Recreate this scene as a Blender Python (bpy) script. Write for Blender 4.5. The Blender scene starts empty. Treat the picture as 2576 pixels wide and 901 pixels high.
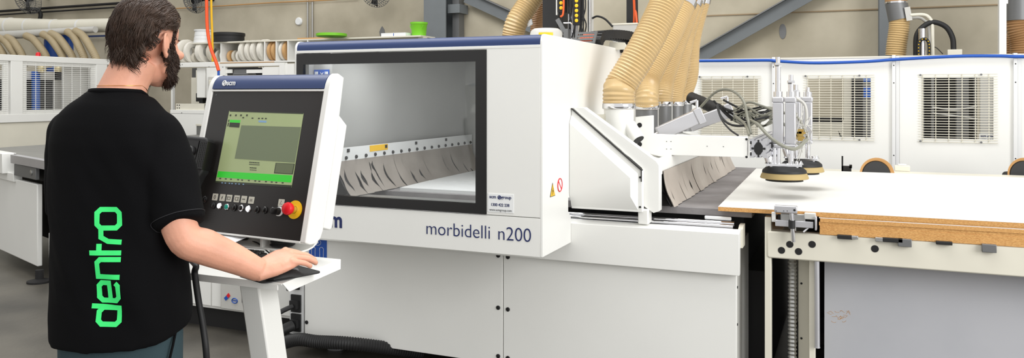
import bpy, bmesh, math, random
from mathutils import Vector as V, Matrix, noise
from mathutils.bvhtree import BVHTree
random.seed(7)
sc = bpy.context.scene
COL = sc.collection
PI = math.pi
# ---------------------------------------------------------------- camera, world, lights, exposure
F = 2010.0; CX = 1288.0; HY = 238.0; H = 1.5; YAW = math.radians(23)
S_, C_ = math.sin(YAW), math.cos(YAW)
cam = bpy.data.cameras.new('camera'); camo = bpy.data.objects.new('camera', cam); COL.objects.link(camo)
camo.location = (0, 0, H); camo.rotation_euler = (PI/2, 0, YAW)
cam.sensor_width = 36; cam.lens = 36*F/2576; cam.shift_y = -(450.5-HY)/2576; cam.clip_start = .05
sc.camera = camo
w = bpy.data.worlds.new('world'); sc.world = w; w.use_nodes = True
w.node_tree.nodes['Background'].inputs[0].default_value = (1.0, .993, .975, 1)
w.node_tree.nodes['Background'].inputs[1].default_value = .77
def area(name, loc, aim, sx, sy, power, col=(1, .995, .985)):
    l = bpy.data.lights.new(name, 'AREA'); l.shape = 'RECTANGLE'; l.size = sx; l.size_y = sy; l.energy = power; l.color = col
    o = bpy.data.objects.new(name, l); COL.objects.link(o); o.location = loc
    o.rotation_euler = (V(aim)-V(loc)).to_track_quat('-Z', 'Y').to_euler(); return o
area('roller_door_daylight', (5.5, .6, 3.0), (-1.2, 3.6, 1.0), 4, 4, 320)
area('skylight_daylight', (-3.0, 3.5, 6.5), (-3.0, 4.0, 0), 8, 4, 340)
sc.view_settings.view_transform = 'Standard'; sc.view_settings.look = 'None'
sc.view_settings.gamma = 1; sc.view_settings.use_curve_mapping = False
sc.view_settings.exposure = .27

# ---------------------------------------------------------------- helpers
def ray(px):
    xr = (px-CX)/F
    return (-S_+C_*xr, C_+S_*xr)
def at(px, py, Y=None, X=None, Z=None, t=None):
    dx, dy = ray(px); zr = (HY-py)/F
    if Y is not None: t = Y/dy
    elif X is not None: t = X/dx
    elif Z is not None: t = (Z-H)/zr
    return V((dx*t, dy*t, H+zr*t))
def lin(c):
    return tuple(((v/255)/12.92 if v/255 <= .04045 else ((v/255+.055)/1.055)**2.4) for v in c)
MATS = {}
def mat(name, rgb, rough=.5, metal=0, var=0, vs=6, bump=0, bs=60, trans=0, emit=0, spec=.5, sss=0, alpha=1, rgb2=None, stretch=None, detail=5):
    m = bpy.data.materials.new(name); m.use_nodes = True
    nt = m.node_tree; b = nt.nodes['Principled BSDF']
    c = lin(rgb)
    b.inputs['Base Color'].default_value = (*c, 1)
    b.inputs['Roughness'].default_value = rough; b.inputs['Metallic'].default_value = metal
    b.inputs['Specular IOR Level'].default_value = spec
    if trans: b.inputs['Transmission Weight'].default_value = trans
    if sss:
        b.inputs['Subsurface Weight'].default_value = sss; b.inputs['Subsurface Radius'].default_value = (.01, .004, .002)
    if emit:
        b.inputs['Emission Color'].default_value = (*c, 1); b.inputs['Emission Strength'].default_value = emit
    if alpha < 1: b.inputs['Alpha'].default_value = alpha
    if var or bump or rgb2:
        tc = nt.nodes.new('ShaderNodeTexCoord'); mp = nt.nodes.new('ShaderNodeMapping')
        nt.links.new(tc.outputs['Object'], mp.inputs[0])
        if stretch: mp.inputs['Scale'].default_value = stretch
        if var or rgb2:
            n = nt.nodes.new('ShaderNodeTexNoise'); n.inputs['Scale'].default_value = vs; n.inputs['Detail'].default_value = detail
            nt.links.new(mp.outputs[0], n.inputs[0])
            r = nt.nodes.new('ShaderNodeValToRGB'); r.color_ramp.elements[0].position = .3; r.color_ramp.elements[1].position = .7
            c2 = lin(rgb2) if rgb2 else tuple(min(1, x*(1+var)) for x in c)
            c1 = c if rgb2 else tuple(x*(1-var) for x in c)
            r.color_ramp.elements[0].color = (*c1, 1); r.color_ramp.elements[1].color = (*c2, 1)
            nt.links.new(n.outputs[0], r.inputs[0]); nt.links.new(r.outputs[0], b.inputs['Base Color'])
        if bump:
            n2 = nt.nodes.new('ShaderNodeTexNoise'); n2.inputs['Scale'].default_value = bs; n2.inputs['Detail'].default_value = 4
            nt.links.new(mp.outputs[0], n2.inputs[0])
            bp = nt.nodes.new('ShaderNodeBump'); bp.inputs['Strength'].default_value = bump; bp.inputs['Distance'].default_value = .01
            nt.links.new(n2.outputs[0], bp.inputs['Height']); nt.links.new(bp.outputs[0], b.inputs['Normal'])
    MATS[name] = m; return m
WHITE = mat('white_paint', (236, 236, 232), .38, var=.02, vs=2)
WHITE2 = mat('cool_white_paint', (225, 226, 226), .4, var=.03, vs=1.5)
CREAM = mat('cream_paint', (222, 218, 203), .45, var=.04, vs=3)
GREYW = mat('pale_grey_paint', (196, 195, 190), .45, var=.04, vs=3)
BLUE = mat('navy_blue_paint', (34, 55, 102), .35)
NAVY = mat('navy_lettering', (24, 38, 92), .5)
BLACK = mat('black_gloss', (24, 23, 23), .28)
PANEL = mat('black_panel_foil', (34, 31, 30), .38)
RUB = mat('black_rubber', (26, 26, 27), .6)
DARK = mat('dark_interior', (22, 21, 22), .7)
STEEL = mat('brushed_steel', (176, 176, 174), .35, .85, var=.05, vs=20, stretch=(1, 1, 8))
GREYM = mat('grey_metal', (120, 121, 122), .45, .5)
ALU = mat('anodised_aluminium', (196, 196, 200), .35, .6, var=.03)
CHROME = mat('chrome', (225, 225, 228), .12, 1)
HOSE = mat('amber_hose_plastic', (200, 172, 124), .28, trans=.0, var=.05, vs=8)
HOSED = mat('brown_hose_plastic', (164, 126, 86), .35, var=.08, vs=8)
TANH = mat('beige_hose_plastic', (172, 156, 124), .5, var=.06)
GBLUE = mat('blue_plastic', (24, 82, 176), .35)
STICK = mat('sticker_paper', (238, 240, 240), .5)
YEL = mat('yellow_plastic', (240, 190, 20), .4)
RED = mat('red_plastic', (222, 26, 38), .35)
ORANGE = mat('orange_hose', (238, 84, 30), .45)
ORG2 = mat('orange_wire', (220, 92, 40), .5)
GREENP = mat('lime_plastic', (120, 200, 40), .5)
BROWNB = mat('cardboard', (196, 150, 96), .8)
PAPER = mat('paper', (244, 244, 246), .7)
CONC = mat('concrete_wall', (164, 156, 136), .9, rgb2=(204, 196, 176), vs=1.1, bump=.25, bs=9, detail=9)
FLOORM = mat('concrete_floor', (56, 54, 50), .4, rgb2=(96, 92, 84), vs=1.4, bump=.12, bs=25, detail=10)
STEELG = mat('grey_structural_paint', (112, 117, 120), .55, var=.04)
CORK = mat('particle_board_edge', (226, 176, 110), .85, rgb2=(190, 136, 76), vs=120, bump=.3, bs=200, stretch=(1, 1, 3))
BEDG = mat('grey_spoilboard', (122, 118, 118), .75, rgb2=(140, 137, 137), vs=7, bump=.1, bs=90)
GREYB = mat('blue_grey_sheet', (170, 172, 178), .6, rgb2=(182, 183, 188), vs=2.2)
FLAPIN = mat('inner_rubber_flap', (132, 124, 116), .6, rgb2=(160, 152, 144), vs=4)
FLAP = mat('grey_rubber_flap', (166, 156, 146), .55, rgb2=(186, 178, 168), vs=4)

class MB:
    def __init__(s): s.bm = bmesh.new()
    def face(s, vs):
        try: return s.bm.faces.new(vs)
        except ValueError: return None
    def box(s, x0, x1, y0, y1, z0, z1):
        v = [s.bm.verts.new((x, y, z)) for x in (x0, x1) for y in (y0, y1) for z in (z0, z1)]
        for q in ((0, 1, 3, 2), (4, 6, 7, 5), (0, 4, 5, 1), (2, 3, 7, 6), (0, 2, 6, 4), (1, 5, 7, 3)): s.face([v[i] for i in q])
        return s
    def obox(s, c, ax, ay, az):
        c = V(c); ax, ay, az = V(ax), V(ay), V(az)
        v = [s.bm.verts.new(c+ax*i+ay*j+az*k) for i in (-1, 1) for j in (-1, 1) for k in (-1, 1)]
        for q in ((0, 1, 3, 2), (4, 6, 7, 5), (0, 4, 5, 1), (2, 3, 7, 6), (0, 2, 6, 4), (1, 5, 7, 3)): s.face([v[i] for i in q])
        return s
    def bar(s, p0, p1, w, h, up=(0, 0, 1)):
        p0, p1 = V(p0), V(p1); d = p1-p0; n = d.normalized(); a = n.cross(V(up)).normalized(); b = a.cross(n)
        return s.obox((p0+p1)/2, d/2, a*w/2, b*h/2)
    def prism(s, pts, O, U, W, N, d0, d1):
        O, U, W, N = V(O), V(U), V(W), V(N)
        a = [s.bm.verts.new(O+U*x+W*y+N*d0) for x, y in pts]; b = [s.bm.verts.new(O+U*x+W*y+N*d1) for x, y in pts]
        s.face(a); s.face(list(reversed(b)))
        n = len(a)
        for i in range(n): s.face([a[i], b[i], b[(i+1) % n], a[(i+1) % n]])
        return s
    def xz(s, pts, y0, y1): return s.prism(pts, (0, 0, 0), (1, 0, 0), (0, 0, 1), (0, 1, 0), y0, y1)
    def yz(s, pts, x0, x1): return s.prism(pts, (0, 0, 0), (0, 1, 0), (0, 0, 1), (1, 0, 0), x0, x1)
    def xy(s, pts, z0, z1): return s.prism(pts, (0, 0, 0), (1, 0, 0), (0, 1, 0), (0, 0, 1), z0, z1)
    def loft(s, rings, cap=True, closed=False):
        R = [[s.bm.verts.new(p) for p in r] for r in rings]
        n = len(R[0]); m = len(R)
        for i in range(m if closed else m-1):
            A, B = R[i], R[(i+1) % m]
            for j in range(n): s.face([A[j], A[(j+1) % n], B[(j+1) % n], B[j]])
        if cap and not closed: s.face(list(reversed(R[0]))); s.face(R[-1])
        return s
    def cyl(s, p0, p1, r0, r1=None, n=16):
        return s.tube([p0, p1], [r0, r0 if r1 is None else r1], n)
    def tube(s, pts, r, n=10, closed=False, flat=None, up=None):
        P = [V(p) for p in pts]; m = len(P)
        rs = r if isinstance(r, (list, tuple)) else [r]*m
        T = []
        for i in range(m):
            a = P[(i-1) % m] if closed or i else P[i]; b = P[(i+1) % m] if closed or i < m-1 else P[i]
            T.append((b-a).normalized())
        u = V(up) if up else (V((0, 0, 1)) if abs(T[0].z) < .9 else V((1, 0, 0)))
        u = (u-T[0]*u.dot(T[0])).normalized(); rings = []
        for i in range(m):
            u = (u-T[i]*u.dot(T[i])).normalized(); v = T[i].cross(u)
            fl = 1 if flat is None else flat
            rings.append([P[i]+(u*math.cos(2*PI*k/n)+v*(math.sin(2*PI*k/n)*fl))*rs[i] for k in range(n)])
        return s.loft(rings, True, closed)
    def lathe(s, prof, O, A=(0, 0, 1), n=24, closed=False):
        O, A = V(O), V(A).normalized(); u = A.orthogonal().normalized(); v = A.cross(u)
        rings = [[O+A*h+(u*math.cos(2*PI*k/n)+v*math.sin(2*PI*k/n))*max(r, 1e-4) for k in range(n)] for r, h in prof]
        return s.loft(rings, True, closed)
    def ell(s, c, r, rot=None, n=20):
        M = Matrix.Translation(c) @ (rot.to_4x4() if rot else Matrix.Identity(4)) @ Matrix.Diagonal((*r, 1))
        bmesh.ops.create_uvsphere(s.bm, u_segments=n, v_segments=max(6, n*2//3), radius=1, matrix=M); return s
    def build(s, name, m, parent=None, bevel=0, seg=2, ang=.6, **tags):
        bmesh.ops.recalc_face_normals(s.bm, faces=s.bm.faces)
        for f in s.bm.faces: f.smooth = True
        for e in s.bm.edges:
            e.smooth = len(e.link_faces) == 2 and e.calc_face_angle(4) < ang
        me = bpy.data.meshes.new(name); s.bm.to_mesh(me); s.bm.free()
        me.materials.append(m)
        o = bpy.data.objects.new(name, me); COL.objects.link(o)
        if parent is not None: attach(o, parent)
        if bevel:
            b = o.modifiers.new('bevel', 'BEVEL'); b.width = bevel; b.segments = seg; b.limit_method = 'ANGLE'; b.angle_limit = .6
            b.harden_normals = False
        for k, v in tags.items(): o[k] = v
        return o
def wm(o):
    M = o.matrix_basis.copy()
    if o.parent: M = wm(o.parent) @ o.matrix_parent_inverse @ M
    return M
def attach(o, parent):
    o.parent = parent; o.matrix_parent_inverse = wm(parent).inverted()
def thing(name, label, cat, loc=(0, 0, 0), rz=0, group=None):
    o = bpy.data.objects.new(name, None); COL.objects.link(o); o.location = loc; o.rotation_euler = (0, 0, rz)
    o.empty_display_size = .1
    return tag(o, label, cat, group)
def tag(o, label, cat, group=None, kind=None):
    o['label'] = label; o['category'] = cat
    if group: o['group'] = group
    if kind: o['kind'] = kind
    return o
def struct(name, mb, m, **k):
    o = mb.build(name, m, **k); o['kind'] = 'structure'; return o
def dup(root, loc=None, label=None, rz=None):
    r = root.copy(); COL.objects.link(r)
    for ch in list(root.children):
        c = ch.copy(); COL.objects.link(c); c.parent = r
        for g in ch.children:
            d = g.copy(); COL.objects.link(d); d.parent = c
    if loc is not None: r.location = loc
    if rz is not None: r.rotation_euler = (0, 0, rz)
    if label: r['label'] = label
    return r
def bez(pts, n=12, closed=False):
    """Catmull-Rom through points"""
    P = [V(p) for p in pts]; out = []
    if len(P) == 2: return [P[0].lerp(P[1], i/n) for i in range(n+1)]
    for i in range(len(P)-1):
        p0 = P[i-1] if i else P[0]*2-P[1]; p1 = P[i]; p2 = P[i+1]; p3 = P[i+2] if i+2 < len(P) else P[-1]*2-P[-2]
        for k in range(n):
            t = k/n
            out.append(.5*((2*p1)+(p2-p0)*t+(2*p0-5*p1+4*p2-p3)*t*t+(3*p1-p0-3*p2+p3)*t**3))
    out.append(P[-1]); return out
def resample(pts, step):
    L = [0]
    for a, b in zip(pts, pts[1:]): L.append(L[-1]+(b-a).length)
    n = max(2, int(L[-1]/step)); out = []; j = 0
    for i in range(n+1):
        d = L[-1]*i/n
        while j < len(L)-2 and L[j+1] < d: j += 1
        f = (d-L[j])/max(1e-9, L[j+1]-L[j]); out.append(pts[j].lerp(pts[j+1], f))
    return out
def ribbed(mb, pts, r, pitch, amp, n=20, r1=None):
    P = resample(bez(pts, 24), pitch/4); m = len(P)
    rs = [(r if r1 is None else r+(r1-r)*i/m)+amp*(1, .2, -.6, .2)[i % 4] for i in range(m)]
    return mb.tube(P, rs, n)
def text(s, name, m, parent, O, U, W, size, depth=.0012, bold=0, wscale=1, align='LEFT'):
    cu = bpy.data.curves.new(name, 'FONT'); cu.body = s; cu.size = size; cu.extrude = depth/2; cu.offset = bold; cu.align_x = align
    to = bpy.data.objects.new(name, cu); COL.objects.link(to)
    dg = bpy.context.evaluated_depsgraph_get(); dg.update()
    me = bpy.data.meshes.new_from_object(to.evaluated_get(dg)); COL.objects.unlink(to); bpy.data.objects.remove(to)
    U, W = V(U).normalized(), V(W).normalized(); N = U.cross(W)
    M = Matrix((U*wscale, W, N)).transposed().to_4x4(); M.translation = V(O)
    me.transform(M); me.name = name
    me.materials.clear(); me.materials.append(m)
    o = bpy.data.objects.new(name, me); COL.objects.link(o); attach(o, parent); return o
def disc(mb, c, N, r, d, n=20): return mb.cyl(V(c), V(c)+V(N).normalized()*d, r, None, n)
def rrect(w, h, r, n=5):
    out = []
    for cx, cy, a0 in ((w/2-r, h/2-r, 0), (-w/2+r, h/2-r, 90), (-w/2+r, -h/2+r, 180), (w/2-r, -h/2+r, 270)):
        for k in range(n+1):
            a = math.radians(a0+90*k/n); out.append((cx+r*math.cos(a), cy+r*math.sin(a)))
    return out
EX, EY, EZ = V((1, 0, 0)), V((0, 1, 0)), V((0, 0, 1))

# ---------------------------------------------------------------- setting
struct('floor', MB().box(-18, 7, -3, 10, -.2, 0), FLOORM)
struct('wall_back', MB().box(-18, 7, 10, 10.25, 0, 6), CONC)
struct('wall_left', MB().box(-18.2, -18, -3, 10.25, 0, 6), CONC)
JOINT = mat('rusty_joint', (158, 138, 110), .9)
struct('trim_1', MB().box(-1.9, 1.6, 9.985, 10, at(1900, 35, Y=10).z-.007, at(1900, 35, Y=10).z+.007), JOINT)
# ================================================================ CNC router: base
base = thing('cnc_router', 'long low white base cabinet of the panel router, under the window cabin', 'machine base', (-1.7, 4.8, 0))
BY = 3.74
b = MB()
b.box(-2.98, -.50, BY+.03, 6.15, .12, .86)
b.build('chassis', DARK, base)
p = MB().box(-2.875, -1.6395, BY, BY+.03, .12, .80); p.build('front_panel', WHITE, base, bevel=.003)
p = MB().box(-1.6365, -.479, BY, BY+.03, .12, .80); p.build('front_panel', WHITE, base, bevel=.003)
p = MB().box(-.50, -.479, BY+.032, BY+.46, .10, .80); p.build('side_panel', GREYW, base, bevel=.002)
p = MB().box(-.50, -.40, BY+.5, 6.1, .02, .60); p.build('gap_shade_box', DARK, base)  # added dark box standing in for the shade between base and table
# overhanging upper band with rail channel
pr = [(3.70, .685), (3.70, .873), (3.735, .885), (3.76, .885), (3.76, .80), (3.735, .80), (3.735, .685)]
MB().yz(pr, -2.98, -.462).build('upper_band', WHITE, base, bevel=.002)
MB().yz([(3.76, .80), (3.76, .885), (3.80, .90), (3.85, .90), (3.85, .80)], -.475, -.455).build('band_end_plate', CREAM, base)
b = MB().box(-2.98, -.472, 3.765, 3.855, .80, .868); b.build('rail_channel', DARK, base)
r = MB(); r.cyl((-2.95, 3.785, .889), (-.50, 3.785, .889), .011); r.cyl((-2.95, 3.825, .897), (-.50, 3.825, .897), .012); r.box(-2.95, -.49, 3.775, 3.835, .867, .880)
r.build('linear_rail', CHROME, base)
b = MB().box(-2.9, -.425, 3.86, 6.12, .925, .960); b.build('spoilboard', BEDG, base, bevel=.003)
b = MB().box(-2.9, -.47, 3.93, 6.10, .86, .925); b.build('bed_frame', DARK, base)
MB().obox(at(1806, 549, Y=3.845), (.062, 0, 0), (0, .006, 0), (0, 0, .009)).build('clip', STICK, base, bevel=.005)
for sx, sz in ((-1.664, .675), (-1.61, .672), (-1.664, .408), (-1.61, .405), (-1.664, .16), (-1.61, .157), (-2.86, .2)):
    m = MB(); m.lathe([(.011, 0), (.011, .003), (.006, .006), (.0055, .003), (.001, .003)], (sx, BY, sz), (0, -1, 0), 14); m.build('screw', DARK, base)
for z in (.27, .45, .62):
    disc(MB(), (-.479, BY+.02, z), (1, 0, 0), .006, .003, 10).build('screw', DARK, base)
# machine feet
for fx, fy in ((-2.8, 3.95), (-1.62, 3.95), (-.6, 3.95), (-2.8, 5.9), (-.6, 5.9)):
    MB().lathe([(.06, 0), (.06, .015), (.022, .03), (.022, .13)], (fx, fy, 0), n=20).build('foot', GREYM, base)
# blue glove-and-goggles safety sign
sg = MB().box(-2.842, -2.722, BY-.003, BY, .565, .692).build('safety_sign', GBLUE, base)
ic = MB()
for gx in (-2.812, -2.755):
    P = [(gx+x*.0135, BY-.004, .605+z*.028) for x, z in ((-.9, -1), (-.9, .2), (-1, .9), (-.4, 1.1), (.4, 1.1), (1, .8), (.9, .2), (.9, -1))]
    ic.tube([V(q) for q in P], .0012, 6)
ic.tube([V((-2.782+.022*math.cos(a), BY-.004, .662+.016*math.sin(a))) for a in [k*PI/10 for k in range(20)]], .0012, 6, closed=True)
ic.cyl((-2.782, BY-.002, .662), (-2.782, BY-.005, .662), .006)
ic.build('glove_symbol', STICK, sg)
# connector strip at the left end
MB().box(-2.985, -2.885, BY+.005, BY+.028, .12, .80).build('connector_plate', WHITE2, base, bevel=.002)
for i, z in enumerate((.40, .30, .19)):
    k = MB()
    if i == 0:
        k.box(-2.962, -2.912, BY-.004, BY+.005, z-.02, z+.025); k.cyl((-2.935, BY-.004, z), (-2.96, BY-.05, z-.005), .016); k.cyl((-2.91, BY, z+.012), (-2.905, BY-.04, z), .009)
    else:
        k.box(-2.968, -2.902, BY-.006, BY+.005, z-.05, z+.05); k.box(-2.96, -2.91, BY-.03, BY-.006, z-.025, z+.02)
        e = [(-2.935, BY-.03, z-.01), (-2.955, BY-.07, z-.02), (-2.985, BY-.12, z-.04), (-3.05, BY-.14, z-.07), (-3.12, BY-.1, z-.12)]
        k.tube(bez([V(q) for q in e], 6), .014 if i == 1 else .03, 12)
    k.build('cable_plug', RUB, base)

# electrical cabinet left of the base
cab = thing('electrical_cabinet', 'white steel cabinet on the floor behind the console post, left of the router base', 'cabinet', (-3.7, 4.2, 0))
MB().box(-4.45, -3.03, 3.93, 4.6, .14, .96).build('body', WHITE, cab, bevel=.004)
MB().box(-4.43, -3.735, 3.915, 3.93, .16, .94).build('door', WHITE, cab, bevel=.003)
MB().box(-3.73, -3.05, 3.915, 3.93, .16, .94).build('door', WHITE, cab, bevel=.003)
MB().box(-4.4, -3.1, 4.0, 4.5, 0, .14).build('plinth', DARK, cab)
dp = MB()
q0 = at(556, 776, Y=3.90); q1 = at(630, 700, Y=3.90)
dp.box(q0.x, q1.x, 3.893, 3.912, q0.z, q1.z+.02)
dpo = dp.build('document_pocket', GREYW, cab, bevel=.006)
lg = MB(); c0 = at(570, 749, Y=3.89)
lg.obox(c0, (.014, 0, .012), (0, .001, 0), (-.007, 0, .008)); lg.build('pocket_logo', GBLUE, dpo)
MB().obox(c0+V((.014, 0, .014)), (.008, 0, .008), (0, .0012, 0), (-.007, 0, .008)).build('pocket_logo', RED, dpo)
c1 = at(590, 757, Y=3.89)
MB().tube([c1+V((.021*math.cos(k*PI/12), 0, .015*math.sin(k*PI/12))) for k in range(24)], .003, 6, closed=True).build('pocket_logo', GBLUE, dpo)
MB().obox(c1+V((0, .001, 0)), (.012, 0, 0), (0, .0006, 0), (0, 0, .003)).build('pocket_logo', GBLUE, dpo)
c2 = at(612, 750, Y=3.89)
MB().obox(c2, (.012, 0, 0), (0, .001, 0), (0, 0, .03)).build('pocket_label', GREYM, dpo)

# ================================================================ CNC router: gantry cabin
cabn = thing('router_cabin', 'tall white router cabin with a black-framed window and navy top edge', 'machine cabin', (-1.93, 4.6, .778))
X0, X1, FY = -2.606, -1.258, 3.31
ZB, ZT = .778, 1.771
# right side sheet with rounded top front, left side sheet
def side(x0, x1, flare):
    pts = [(FY, ZB), (FY, ZT-.04)]
    for k in range(1, 7):
        a = PI/2*k/6; pts.append((FY+.035-.035*math.cos(a), ZT-.04+.04*math.sin(a)))
    pts += [(5.2, ZT), (5.2, 1.0), (3.66, 1.0), (3.66, .935), (3.698, .905), (3.698, ZB)]
    m = MB(); m.yz(pts, x0, x1); return m
side(X1-.012, X1, 1).build('side_panel', WHITE, cabn, bevel=.002)
side(X0, X0+.012, 1).build('side_panel', WHITE, cabn, bevel=.002)
cp = [(FY+.002, 1.722)]
for k in range(9):
    a = PI/2*k/8; cp.append((FY+.038-.036*math.cos(a), ZT-.042+.04*math.sin(a)))
cp += [(FY+.12, ZT-.002), (FY+.12, 1.722)]
MB().yz(cp, X0+.012, X1-.012).build('blue_cap', BLUE, cabn)
MB().box(X0+.012, X1-.012, FY+.12, 5.18, ZT-.02, ZT-.003).build('roof', WHITE, cabn)
MB().box(X0+.012, X1-.012, FY-.001, FY+.02, 1.709, 1.722).build('cap_strip', WHITE, cabn, bevel=.001)
# front: frame of white sheet round the window
WX0, WX1, WZ0, WZ1 = X0+.014, -1.531, .953, 1.705      # black frame
GX0, GX1, GZ0, GZ1 = -2.552, -1.585, 1.0, 1.652        # glass
fr = MB(); fr.box(WX1, X1-.012, FY, FY+.02, WZ0, 1.709); fr.build('front_sheet', WHITE, cabn, bevel=.001)
bd = MB().xz([(X0+.012, ZB), (X0+.012, WZ0-.004), (X1-.012, WZ0-.004), (X1-.012, ZB)], FY, FY+.02); band = bd.build('lower_band', WHITE, cabn, bevel=.001)
MB().box(X0+.012, X1-.012, FY+.02, 3.695, ZB, ZB+.01).build('underside', WHITE, cabn)
k = MB()
k.box(WX0, WX1, FY-.004, FY+.016, GZ1, WZ1); k.box(WX0, WX1, FY-.004, FY+.016, WZ0, GZ0)
k.box(WX0, GX0, FY-.004, FY+.016, GZ0, GZ1); k.box(GX1, WX1, FY-.004, FY+.016, GZ0, GZ1)
wf = k.build('window_frame', BLACK, cabn)
GL = bpy.data.materials.new('window_glass'); GL.use_nodes = True
nt = GL.node_tree; nt.nodes.clear(); o_ = nt.nodes.new('ShaderNodeOutputMaterial'); mx = nt.nodes.new('ShaderNodeMixShader')
tr = nt.nodes.new('ShaderNodeBsdfTransparent'); tr.inputs[0].default_value = (.94, .95, .95, 1)
gl = nt.nodes.new('ShaderNodeBsdfGlossy'); gl.inputs['Roughness'].default_value = .03
fn = nt.nodes.new('ShaderNodeFresnel'); fn.inputs[0].default_value = 1.45
nt.links.new(fn.outputs[0], mx.inputs[0]); nt.links.new(tr.outputs[0], mx.inputs[1]); nt.links.new(gl.outputs[0], mx.inputs[2]); nt.links.new(mx.outputs[0], o_.inputs[0])
MB().box(GX0, GX1, FY+.006, FY+.010, GZ0, GZ1).build('pane', GL, wf)
# inside: steel left wall with bolted strip and slit flap curtain
INW = mat('inner_steel_sheet', (186, 186, 184), .32, .35, var=.10, vs=1.5)
MB().box(X0+.03, X0+.05, FY+.05, 5.18, 1.20, 1.75).build('inner_wall', INW, cabn)
MB().box(X0+.03, X1-.03, 5.16, 5.18, 1.0, 1.75).build('inner_back', INW, cabn)
MB().box(X0+.05, X0+.155, FY+.09, FY+.105, 1.0, 1.75).build('inner_post', INW, cabn)
st = MB().box(-2.503, -2.497, 3.5, 5.15, 1.14, 1.215).build('bolt_strip', WHITE2, cabn)
bo = MB()
for i in range(17):
    y = 3.6+i*.095; bo.lathe([(.010, 0), (.010, .006), (.004, .011)], (-2.497, y, 1.16), (1, 0, 0), 10)
for y in (3.62, 4.0, 4.35, 4.75): bo.obox((-2.496, y, 1.198), (.003, 0, 0), (0, .011, 0), (0, 0, .009))
bo.build('strip_bolts', DARK, st)
MB().box(-2.4966, -2.4955, 3.83, 4.02, 1.178, 1.212).build('warning_strip', YEL, st)
def curtain(name, x, y0, y1, zt, zb, lean, out, m, par, seed):
    """curved rubber flap with irregular open slits, one mesh with thickness"""
    rnd = random.Random(seed); mb = MB(); y = y0
    while y < y1-.01:
        wdt = rnd.uniform(.035, .13); y2 = min(y1, y+wdt); twist = rnd.uniform(-.005, .005); split = rnd.uniform(.05, .7); gw = rnd.choice((0, .003, .006, .016, .026)); e_ = rnd.uniform(split+.2, 1.2)
        n = 9; rows = []
        for i in range(n+1):
            f = i/n; g = max(0, (f-split)/(1-split)) if split < 1 else 0
            zz = zt+(zb-zt)*f; xx = x+out*(lean*f*f)+out*twist*g
            gap = .0012*min(1, g*3)+(gw*math.sin(PI*min(1, (f-split)/(e_-split))) if split < f < e_ else 0)
            rows.append(((xx, y+gap*.6+twist*g*.5, zz), (xx+out*.006*g, y2-gap+twist*g*.3, zz)))
        for s_ in (0, 1):
            off = V((0.003*s_, 0, 0)); R = [[mb.bm.verts.new(V(a)+off), mb.bm.verts.new(V(b_)+off)] for a, b_ in rows]
            for i in range(n): mb.face([R[i][0], R[i][1], R[i+1][1], R[i+1][0]])
        y = y2
    o = mb.build(name, m, par); return o
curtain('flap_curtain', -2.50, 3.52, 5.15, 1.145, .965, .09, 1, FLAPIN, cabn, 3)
MB().box(-2.56, -2.51, 3.48, 5.15, .962, 1.20).build('inner_skirt', DARK, cabn)
curtain('rear_flap', -2.506, 3.52, 5.15, 1.145, .965, .085, 1, DARK, cabn, 6)
MB().box(-2.5, X1-.03, FY+.04, 3.66, .93, .962).build('cabin_sill', STEEL, cabn)
for nm_, qq in (('largest white panel lying on the bed inside the router cabin, seen through the window', [(-2.33, 3.88), (-1.62, 3.88), (-1.62, 4.28), (-2.36, 4.28)]), ('white panel farther back on the bed inside the router cabin', [(-2.36, 4.30), (-1.62, 4.30), (-1.62, 5.1), (-2.38, 5.1)]), ('white panel at the right on the bed inside the router cabin', [(-1.60, 3.88), (-1.30, 3.88), (-1.30, 5.1), (-1.60, 5.1)])):
    tag(MB().xy(qq, .9605, .9785).build('workpiece', WHITE2), nm_, 'panel', 'white panels inside the router cabin')
sgn = MB().box(-2.552, -2.458, FY+.0865, FY+.0895, 1.588, 1.628).build('axis_sign', GBLUE, cabn)
text('Y', 'sign_letter', STICK, sgn, (-2.513, FY+.0855, 1.590), EX, EZ, .035)
kk = MB()
for sx in (-2.538, -2.476):
    for d in (-.006, .002, .008): kk.box(sx+d-.002, sx+d+.003, FY+.0853, FY+.0865, 1.602, 1.618)
kk.build('sign_symbol', STICK, sgn)
# lettering
text('morbidelli', 'lettering', NAVY, band, (-1.848, FY-.0012, .842), EX, EZ, .0885, wscale=.94, bold=-.0010)
text('n200', 'lettering', NAVY, band, (at(1251, 600, Y=FY).x, FY-.0012, .842), EX, EZ, .0885, wscale=.95, bold=-.0010)
text('scm', 'lettering', NAVY, band, (-2.475, FY-.0012, .842), EX, EZ, .108, wscale=.93, bold=.003)
lb = MB().box(-1.523, -1.396, FY-.0018, FY, .966, 1.050).build('dealer_label', STICK, cabn)
text('scm', 'label_text', NAVY, lb, (-1.516, FY-.0025, 1.029), EX, EZ, .021, bold=.0004, depth=.0006)
text('group', 'label_text', NAVY, lb, (-1.457, FY-.0025, 1.029), EX, EZ, .021, bold=.0004, depth=.0006)
mm = MB(); c = V((-1.466, FY-.0022, 1.034)); mm.tube([c+V((.0075*math.cos(a), 0, .0075*math.sin(a))) for a in [k*PI/8 for k in range(16)]], .002, 6, closed=True); mm.obox(c, (.004, 0, .004), (0, .0005, 0), (-.002, 0, .002)); mm.build('label_emblem', NAVY, lb)
text('1300 422 238', 'label_text', NAVY, lb, (-1.509, FY-.0025, .994), EX, EZ, .0185, bold=.0003, depth=.0006, wscale=.9)
text('www.scmgroup.com', 'label_text', GREYM, lb, (-1.516, FY-.0025, .972), EX, EZ, .0155, depth=.0006, wscale=.86)
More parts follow.
